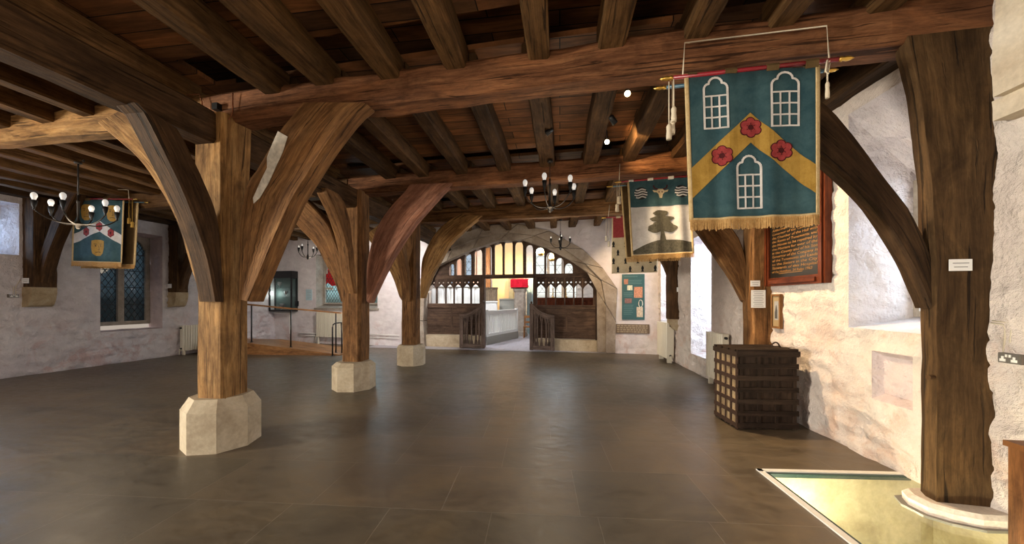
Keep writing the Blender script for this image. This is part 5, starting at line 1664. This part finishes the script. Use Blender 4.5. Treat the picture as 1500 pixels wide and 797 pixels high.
NP = VP((2.80, 3.06), (3.17, 3.03))
notice('white label card on the massive near wall post', NP, 1391, 1424.5, 380, 396.5, .02, 2)
bx_ = rwx(5.75) - .24
WP2 = VP((bx_, 5.60), (bx_ + .3, 5.60))
notice('small white label card on the post behind the chest, above the larger notice', WP2, 1099.5, 1113.5, 411, 419.5, .014, 2)
notice('larger white typed notice on the post behind the chest', WP2, 1100.5, 1121.5, 425, 451, .014, 9)
bx3 = rwx(9.47) - .2
WP3 = VP((bx3, 9.30), (bx3 + .3, 9.30))
notice('small white label card on the far wall post above the corner radiator', WP3, 991.5, 1001.5, 421, 427.5, .014, 2)
for xx, y0, y1, lab in ((37, 407.5, 415, 'white label card on the side wall post by the double socket'), (246, 416, 422, 'white label card on the side wall post above the cream radiator')):
    w = LW.px(xx + 12, 440); k = VP((lwx(w.y) + .28, w.y - 1), (lwx(w.y) + .28, w.y + 1))
    yc = w.y
    k = VP((lwx(yc), LW.px(52 if xx < 100 else 256, 440).y - (.18 if xx < 100 else .16)), (lwx(yc) + 1, LW.px(52 if xx < 100 else 256, 440).y - (.18 if xx < 100 else .16)))
    notice(lab, k, xx - 5, xx + 5, y0, y1, .022, 2)

# ================================================================ notice panel and tablet on the end wall
P_ = plain('panel_teal', (.035, .105, .115), .45, var=.1)
a = BW.sz(911, 402); b = BW.sz(944, 468.5)
t = thing('information_panel', 'teal information panel with small pictures on the end wall beside the arch', 'panel', BW.pt((a[0] + b[0]) / 2, b[1], .02), kind='thing')
m = MB(); slab(m, a[0], b[0], b[1], a[1], .03, .02, BW); m.build('board', P_, t)
def onp(x, y): return (a[0] + (b[0] - a[0]) * (x - 158) / (320 - 158), a[1] + (b[1] - a[1]) * (y - 107) / (437 - 107))
for x0, y0, x1, y1, mm, nm in ((172, 142, 203, 180, 'p1', 'picture'), (196, 188, 234, 223, 'p2', 'picture'), (245, 200, 306, 278, 'p3', 'picture'), (178, 283, 228, 318, 'p4', 'picture'), (264, 345, 308, 418, 'p5', 'picture')):
    cc = {'p1': (.45, .2, .13), 'p2': (.7, .68, .5), 'p3': (.55, .25, .15), 'p4': (.25, .13, .12), 'p5': (.62, .5, .38)}[mm]
    p0, p1 = onp(x0, y0), onp(x1, y1)
    m = MB(); slab(m, p0[0], p1[0], p1[1], p0[1], .0315, .002, BW); pic = m.build(nm, plain('panel_' + mm, cc, .5, var=.4, vs=25), t)
p0 = onp(292, 320)
m = MB(); m.tube([BW.pt(p0[0] + .055 * math.cos(k * PI / 7), p0[1] + .11 * math.sin(k * PI / 7 ) , .032) for k in range(15)], .012, 6); m.build('picture', plain('pale_emblem', (.7, .68, .6), .5), t)
m = MB()
for x0, y0, x1 in ((208, 150, 300), (208, 162, 296), (208, 174, 300), (170, 240, 232), (170, 252, 236), (170, 264, 230), (170, 330, 240), (170, 343, 236), (170, 356, 240), (170, 369, 230), (170, 382, 238), (170, 395, 225), (172, 122, 270)):
    p0, p1 = onp(x0, y0), onp(x1, y0 + 4)
    slab(m, p0[0], p1[0], p1[1], p0[1], .0308, .0012, BW)
m.build('printed_lines', plain('panel_print', (.10, .20, .20), .5), t)
a2 = BW.sz(901, 474.5); b2 = BW.sz(951, 489)
t = thing('inscribed_tablet', 'long brown inscribed tablet under the teal information panel', 'tablet', BW.pt((a2[0] + b2[0]) / 2, b2[1], .02))
m = MB(); slab(m, a2[0], b2[0], b2[1], a2[1], .03, .03, BW); m.build('slab', plain('brown_tablet', (.16, .11, .075), .6, var=.25, vs=12), t)
m = MB()
for k in range(4):
    z = a2[1] - (a2[1] - b2[1]) * (k + .8) / 4.6
    x = a2[0] + .05
    while x < b2[0] - .08:
        w_ = random.uniform(.03, .10); slab(m, x, min(x + w_, b2[0] - .05), z - .022, z + .022, .0312, .002, BW); x += w_ + .022
m.build('inscription', plain('cut_letters', (.32, .25, .17), .7), t)

# ================================================================ sockets
def socket(label, plane, x0, x1, y0, y1, off, cables):
    a = plane.sz(x0, y0, off); b = plane.sz(x1, y1, off)
    lo, hi, zb_, zt_ = min(a[0], b[0]), max(a[0], b[0]), min(a[1], b[1]), max(a[1], b[1])
    t = thing('wall_socket', label, 'socket', plane.pt((lo + hi) / 2, zb_, off), 'double wall sockets')
    m = MB(); slab(m, lo, hi, zb_, zt_, off, off, plane); m.build('back_box', plain('socket_box', (.15, .13, .11), .5), t)
    m = MB(); slab(m, lo + .004, hi - .004, zb_ + .004, zt_ - .004, off + .006, .006, plane); m.build('face_plate', plain('socket_plate', (.22, .20, .18), .35, .5), t)
    W_ = hi - lo; H_ = zt_ - zb_
    for k in (.25, .75):
        s = lo + W_ * k; m = MB()
        slab(m, s - W_ * .13, s + W_ * .13, zb_ + H_ * .16, zb_ + H_ * .42, off + .009, .004, plane); slab(m, s - W_ * .05, s + W_ * .05, zb_ + H_ * .42, zb_ + H_ * .68, off + .009, .004, plane)
        m.build('outlet', WHITE, t)
    for k in (.42, .58):
        s = lo + W_ * k; m = MB(); slab(m, s - W_ * .04, s + W_ * .04, zb_ + H_ * .62, zb_ + H_ * .88, off + .011, .006, plane); m.build('switch', WHITE, t)
    for c in cables:
        m = MB(); m.tube([plane.px(x, y, .012) for x, y in c], .006, 6); m.build('cable', CORD, t)


socket('double socket with pale cables on the near wall beside the massive post', RW, 1462, 1496, 516, 535, .05, [[(1470, 516), (1473, 482), (1470, 476), (1452, 473)], [(1478, 516), (1482, 484), (1477, 473), (1454, 470)]])
socket('double socket with two cables on the side wall below the pale recess', LW, 13, 28, 431, 436, .06, [[(19, 431), (20, 420)], [(23, 431), (23, 420), (30, 410)]])

# ================================================================ end wall, window side
GREYL = plain('stained_grey', (.5, .55, .6), .3)
ww_ = (hb['s0'] + .06, hb['s1'] - .06, hb['z0'] + .12, hb['z1'] - .05)
STG = glassy('pale_leaded_glass', (.55, .70, .72), .9)
wn = leaded('window', 10, BW, -.36, ww_[0], ww_[1], ww_[2], ww_[3], ST_GREY, 2, .16, .07, .12, .17, STG, True, label='two light leaded window with a red and gold stained glass emblem')
def stained(name, col, pts, off=-.3575):
    m = MB(); m.prism([BW.px(x, y, off) for x, y in pts], BW.n * .004)
    return m.build(name, plain('stained_' + name, col, .25), wn)
stained('red_glass', (.50, .015, .02), [(471, 392), (475, 394), (477, 389), (480, 393), (483, 397), (486, 404), (491, 400), (494, 408), (497, 418), (486, 419), (480, 414), (476, 420), (471, 418), (474, 410), (470, 404), (473, 399)])
stained('gold_glass', (.6, .38, .06), [(475, 383), (479, 380), (482, 384), (481, 391), (477, 388)])
stained('blue_glass', (.12, .25, .45), [(468.6, 396), (470, 402), (471.5, 410), (470.5, 418), (468.6, 418)])
stained('pale_glass', (.62, .62, .55), [(470, 421), (488, 421), (488, 425), (470, 424)])
m = MB(); slab(m, hb['s0'] - .05, hb['s1'] + .05, hb['z0'] - .07, hb['z0'], .05, .2, BW); struct(m.build('trim_2', ST_GREY), 'stone sill under the stained glass window', 'sill')
# display case
a = BW.sz(393.5, 397.5, .3); b = BW.sz(427, 456.5, .3)
t = thing('display_case', 'black framed wall display case with silverware, near the corner of the end wall', 'display case', BW.pt((a[0] + b[0]) / 2, b[1], .1), kind='thing')
s0, s1, z0, z1 = a[0], b[0], b[1], a[1]
for q in ((s0, s0 + .05, z0, z1), (s1 - .05, s1, z0, z1)):
    for f in (.3, .06):
        m = MB(); slab(m, q[0], q[1], q[2], q[3], f, .04, BW); m.build('upright', BLACKP, t)
m = MB(); slab(m, s0, s1, z1 - .26, z1, .3, .29, BW); m.build('canopy', BLACKP, t)
m = MB(); slab(m, s0, s1, z0, z0 + .06, .3, .29, BW); m.build('base', BLACKP, t)
m = MB(); slab(m, s0, s1, z0, z1, .03, .02, BW); m.build('back_panel', plain('case_lining', (.07, .10, .095), .6), t)
zs2 = [z0 + .06, z0 + (z1 - z0) * .36, z0 + (z1 - z0) * .58]
for z in zs2[1:]:
    m = MB(); slab(m, s0 + .04, s1 - .04, z - .01, z, .27, .24, BW); m.build('glass_shelf', GLASS, t)
m = MB(); slab(m, s0 + .05, s1 - .05, z0 + .06, z1 - .26, .29, .008, BW); m.build('glass_door', GLASS, t)
cups = ['on the top shelf of the black display case', 'on the middle shelf of the black display case', 'standing on the base of the black display case']
for k, (z, r) in enumerate(zip(zs2[::-1], (.07, .06, .08))):
    p = BW.pt(s0 + (s1 - s0) * (.35, .62, .45)[k], z, .16)
    tt = thing('silver_cup', 'small silver cup ' + cups[k], 'cup', p, 'silverware in the display case')
    m = MB(); m.lathe(p, [(r * .7, 0), (r * .7, .012), (r * .2, .03), (r * .2, .09), (r * .8, .12), (r, .2), (r * 1.05, .24), (r * .9, .24)], 14); m.build('bowl', STEEL, tt)
    m = MB(); 
    for sg in (-1, 1): m.tube([p + BW.d * sg * (r + .05 * math.sin(PI * i / 6)) * .95 + UP * (.13 + .09 * i / 6) for i in range(7)], .006, 6)
    m.build('handle', STEEL, tt)
def flatthing(name, label, cat, plane, x0, x1, y0, y1, th, m_, lines=0):
    a = plane.sz(x0, y0, th); b = plane.sz(x1, y1, th)
    m = MB(); slab(m, min(a[0], b[0]), max(a[0], b[0]), b[1], a[1], th, th, plane)
    if lines == 0:
        return tag(m.build(name, m_), label, cat)
    t = thing(name, label, cat, plane.pt((a[0] + b[0]) / 2, b[1], th)); m.build('board', m_, t)
    m = MB()
    for k in range(lines):
        z = a[1] - (a[1] - b[1]) * (k + 1) / (lines + 1)
        slab(m, a[0] + .04, b[0] - .04 - (.06 if k % 3 == 2 else 0), z - .006, z + .006, th + .001, .002, plane)
    m.build('printed_lines', GREYINK, t)
    return t
flatthing('wall_notice', 'pale blue printed notice on the end wall beside the stained glass window', 'notice', BW, 448, 457, 424, 440, .012, plain('pale_blue_card', (.42, .58, .64), .5), 6)
flatthing('switch_panel', 'small black switch panel on the end wall beside the display case', 'switch panel', BW, 432, 436.5, 441, 448.5, .04, BLACKP, 1)
m = MB(); m.tube([BW.px(398.5, 345, .02), BW.px(398.5, 397, .02)], .012, 8); tag(m.build('cable_conduit', WHITE), 'thin white conduit running down to the black display case', 'conduit')
# boxed panel below the case: low pale cupboard doors
a = BW.sz(397, 459, .02); b = BW.sz(424, 489, .02)
t = thing('wall_hatch', 'flat pale hatch in the end wall under the display case', 'hatch', BW.pt((a[0] + b[0]) / 2, b[1], 0))
m = MB(); slab(m, a[0], b[0], b[1], a[1], .02, .03, BW); m.build('hatch_panel', PL_END, t)
m = MB(); w_ = .035
for q in ((a[0] - w_, a[0], b[1], a[1] + w_), (b[0], b[0] + w_, b[1], a[1] + w_), (a[0], b[0], a[1], a[1] + w_)): slab(m, *q, .035, .05, BW)
m.build('hatch_frame', WHITE, t)
m = MB()
for y in (488, 491.5): m.tube([BW.px(436, y, .05), BW.px(470, y + .6, .05)], .014, 8)
m.build('pipe_pair', WHITE).name = 'heating_pipe'
hp_ = bpy.data.objects.get('heating_pipe'); tag(hp_, 'pair of thin heating pipes along the foot of the end wall by the display case', 'pipe')
m = MB(); 
for y in (490, 494): m.tube([BW.px(541, y, .05), BW.px(585, y + 1, .05)], .014, 8)
tag(m.build('heating_pipe', WHITE), 'pair of thin heating pipes along the end wall between the last two posts', 'pipe')

# ================================================================ ramp with handrail
p0 = onz(497, 521); p1 = onz(366, 519.5)
RD = VP((p1.x, p1.y), (p0.x, p0.y)); L = (p0 - p1).length; ext_ = 1.6
t = thing('access_ramp', 'varnished wooden access ramp rising towards the window wall behind the arcade posts', 'ramp', RD.pt(L / 2, 0, 0))
m = MB(); zr = .31
def rp(s, z, off): return RD.pt(s, z, off)
m.loft([[rp(L, .0, 0), rp(L, .012, 0), rp(L, .012, -1.3), rp(L, 0, -1.3)], [rp(0, 0, 0), rp(0, zr, 0), rp(0, zr, -1.3), rp(0, 0, -1.3)], [rp(-ext_, 0, 0), rp(-ext_, zr + .02, 0), rp(-ext_, zr + .02, -1.3), rp(-ext_, 0, -1.3)]])
m.build('deck', W_RAIL, t)
m = MB(); m.loft([[rp(L, .012, .012), rp(L, .03, .012), rp(L, .03, -.05), rp(L, .012, -.05)], [rp(0, zr - .08, .012), rp(0, zr + .03, .012), rp(0, zr + .03, -.05), rp(0, zr - .08, -.05)], [rp(-ext_, zr - .06, .012), rp(-ext_, zr + .05, .012), rp(-ext_, zr + .05, -.05), rp(-ext_, zr - .06, -.05)]]); m.build('edge_strip', W_RAIL, t)
RO = -.3
t = thing('handrail', 'long wooden handrail on thin black posts beside the ramp', 'handrail', RD.pt(L / 2, .15, RO))
pts = [RD.px(300, 442, RO), RD.px(370, 446.5, RO), RD.px(426, 452, RO), RD.px(500, 458.5, RO)]
m = MB(); 
m.loft([[p + RD.n * .03 + UP * .02, p - RD.n * .03 + UP * .02, p - RD.n * .03 - UP * .025, p + RD.n * .03 - UP * .025] for p in pts]); m.build('wooden_rail', W_RAIL, t)
for x in (368.5, 426, 492):
    sT = RD.sz(x, 450, RO); s_ = sT[0]; zt_ = interp([(RD.sz(300, 442, RO)[0], RD.sz(300, 442, RO)[1]), (RD.sz(500, 458.5, RO)[0], RD.sz(500, 458.5, RO)[1])], s_)
    zb_ = max(.0, zr * (1 - s_ / L))
    m = MB(); m.tube([RD.pt(s_, zb_ - .01, RO), RD.pt(s_, zt_, RO)], .02, 10); m.lathe(RD.pt(s_, zb_, RO), [(.05, 0), (.05, .012), (.02, .015)]); m.build('post', BLACKP, t)
s_ = RD.sz(488.5, 500, 0)[0]
t = thing('grab_rail', 'short bent black grab rail at the foot of the ramp', 'rail', RD.pt(s_, 0, .05))
m = MB(); m.tube([RD.pt(s_, 0, .05), RD.pt(s_, .82, .05), RD.pt(s_ + .02, .9, .05), RD.pt(s_ + .08, .94, .03), RD.pt(s_ + .09, .94, -.25), RD.pt(s_ + .09, .6, -.28), RD.pt(s_ + .09, 0.03, -.28)], .02, 10); m.build('bent_tube', BLACKP, t)
m = MB(); m.lathe(RD.pt(s_, 0, .05), [(.05, 0), (.05, .01), (.022, .014)]); m.build('foot_plate', BLACKP, t)

# small things on the timbers
m = MB(); p = FR[0].px(318, 157, .085); m.box(p, FR[0].d * .035, FR[0].n * .03, UP * .035); tag(m.build('iron_bolt_plate', IRON), 'square black iron plate on the cross beam above the front post', 'plate')
m = MB(); m.tube([FR[0].px(x, y, .10) for x, y in ((262, 140), (292, 138), (296, 150), (296, 165))], .006, 6); m.tube([FR[0].px(x, y, .10) for x, y in ((341, 136), (341, 165), (336, 174), (330, 177))], .006, 6)
m2_ = MB(); m2_.tube([FR[0].px(x, y, .10) for x, y in ((262, 140), (292, 138), (296, 150), (296, 165))], .006, 6); tag(m2_.build('copper_wire', plain('copper', (.4, .16, .08), .4, .8)), 'thin copper wire on the beam end left of the iron plate', 'wire')
m2_ = MB(); m2_.tube([FR[0].px(x, y, .10) for x, y in ((341, 136), (341, 165), (336, 174), (330, 177))], .006, 6); tag(m2_.build('copper_wire', bpy.data.materials['copper']), 'thin copper wire down the beam beside the iron plate, over the post', 'wire')
# ================================================================ camera, light, world
cam = bpy.data.cameras.new('camera'); co = bpy.data.objects.new('camera', cam); COL.objects.link(co)
cam.sensor_fit = 'HORIZONTAL'; cam.sensor_width = 36.0
cam.lens = 36.0 * FL / 1500.0
cam.shift_x = 0.0
cam.shift_y = (YH - 398.5) / 1500.0
cam.clip_start = .05; cam.clip_end = 200
co.location = EYEP
co.rotation_euler = (PI / 2, 0, YAW)
SC.camera = co


def aim(o, p, q):
    o.location = p
    o.rotation_euler = (Vector(q) - Vector(p)).to_track_quat('-Z', 'Y').to_euler()


def area(name, p, q, sx, sy, e, col, spread=PI):
    l = bpy.data.lights.new(name, 'AREA'); l.shape = 'RECTANGLE'; l.size = sx; l.size_y = sy
    l.energy = e; l.color = col; l.spread = spread
    o = bpy.data.objects.new(name, l); COL.objects.link(o); aim(o, p, q)
    return o


def spot(name, p, q, e, col, ang=70, blend=.6, r=.05):
    l = bpy.data.lights.new(name, 'SPOT'); l.energy = e; l.color = col
    l.spot_size = math.radians(ang); l.spot_blend = blend; l.shadow_soft_size = r
    o = bpy.data.objects.new(name, l); COL.objects.link(o); aim(o, p, q)
    return o


def point(name, p, e, col, r=.06):
    l = bpy.data.lights.new(name, 'POINT'); l.energy = e; l.color = col; l.shadow_soft_size = r
    o = bpy.data.objects.new(name, l); COL.objects.link(o); o.location = p
    return o


COOL = (.80, .88, 1.0); WARM = (1.0, .72, .42); NEUT = (1.0, .88, .74)
# daylight at the windows
for e, en in ((e1, 75), (e2, 85), (e3, 40)):
    c = RW.pt((e['s0'] + e['s1']) / 2, (e['z0'] + e['z1']) / 2, -e['depth'] - .12)
    area('daylight', c, c + RW.n + UP * -.25, (e['s1'] - e['s0']) * .9, (e['z1'] - e['z0']) * .85, en, COOL)
c = LW.pt((h1['s0'] + h1['s1']) / 2, (h1['z0'] + h1['z1']) / 2, -.75); area('daylight', c, c + LW.n, 1.2, 1.4, 14, COOL)
c = LW.pt((h0['s0'] + h0['s1']) / 2, (h0['z0'] + h0['z1']) / 2, -.85); area('daylight', c, c + LW.n, 1.3, 1.2, 90, COOL)
c = LW.pt(-7.4, 2.1, -.6); area('daylight', c, c + LW.n * 1.0 + LW.d * .5 + UP * -.05, 1.5, 2.1, 2900, NEUT)
c = BW.pt((hb['s0'] + hb['s1']) / 2, (hb['z0'] + hb['z1']) / 2, -.7); area('daylight', c, c + BW.n, 1.3, 1.7, 60, COOL)
# ceiling spotlights
spot('spotlight', (1.0, 5.35, 3.72), (3.0, 3.9, .9), 400, (1, .70, .38), 85, .8, .04)
spot('spotlight', (.75, 4.75, 3.72), (1.2, 5.3, 3.86), 75, (1, .66, .3), 60, .7, .02)
spot('spotlight', (1.2, 8.9, 3.72), (2.1, 11.0, 1.7), 200, WARM, 75, .8)
spot('spotlight', (-4.6, 8.9, 3.7), (-6.4, 11.9, 1.4), 420, (1, .93, .87), 110, .9, .15)
# light of the chandeliers and unseen fill lamps added above and behind the viewer
PALE = (1.0, .80, .56)
for p, en in (((-.17, 5.45, 2.6), 22), ((-7.55, 4.6, 2.6), 26), ((-7.3, 9.6, 2.8), 22), ((-.3, 9.3, 2.8), 25), ((-.6, .2, 2.6), 38), ((-6.5, -.6, 3.0), 50), ((-.3, -2.2, 2.6), 60)):
    point('lamp', p, en, PALE, .3)
point('case_fill', BW.pt(BW.sz(410, 430)[0], 1.85, .2), 3, (.9, 1, .95), .03)  # added fill that brightens the inside of the display case
# chapel and pit
point('chapel_fill', (-3.4, 12.35, 3.4), 230, (.95, .97, 1), .2)  # two unseen fill lights added to brighten the pews and chapel
point('chapel_fill', (-1.6, 13.2, 4.8), 160, (.95, .97, 1), .3)
spot('spotlight', (-1.6, 15.6, 3.2), (-1.75, 17.5, 2.2), 230, (1, .74, .42), 110, .8)
spot('spotlight', (-3.9, 15.2, 3.2), (-3.6, 17.5, 2.6), 160, (1, .72, .5), 100, .8)
c = FW.pt((hw[0]['s0'] + hw[0]['s1']) / 2, 3.4, -.7); area('daylight', c, c + FW.n, 1.2, 3.6, 120, COOL)
point('pit_lamp', (2.15, 3.35, -.35), 22, (1, .9, .68), .04)
point('pit_lamp', (2.6, 2.2, -.35), 26, (1, .9, .68), .04)
w = bpy.data.worlds.new('overcast'); SC.world = w; w.use_nodes = True
bg = w.node_tree.nodes['Background']
tc = w.node_tree.nodes.new('ShaderNodeTexCoord')
sp = w.node_tree.nodes.new('ShaderNodeSeparateXYZ'); w.node_tree.links.new(tc.outputs['Generated'], sp.inputs[0])
rp = ramp(w.node_tree, sp.outputs[2], [(.0, (.34, .29, .24)), (.02, (.95, .91, .86)), (1.0, (.85, .9, 1.0))])
w.node_tree.links.new(rp, bg.inputs[0])
bg.inputs[1].default_value = .8
SC.view_settings.view_transform = 'Standard'; SC.view_settings.look = 'None'
SC.view_settings.gamma = 1.0; SC.view_settings.exposure = 0.72
SC.view_settings.use_curve_mapping = False
try:
    SC.cycles.use_denoising = True
    SC.cycles.max_bounces = 8
    SC.cycles.sample_clamp_indirect = 6.0
except Exception:
    pass
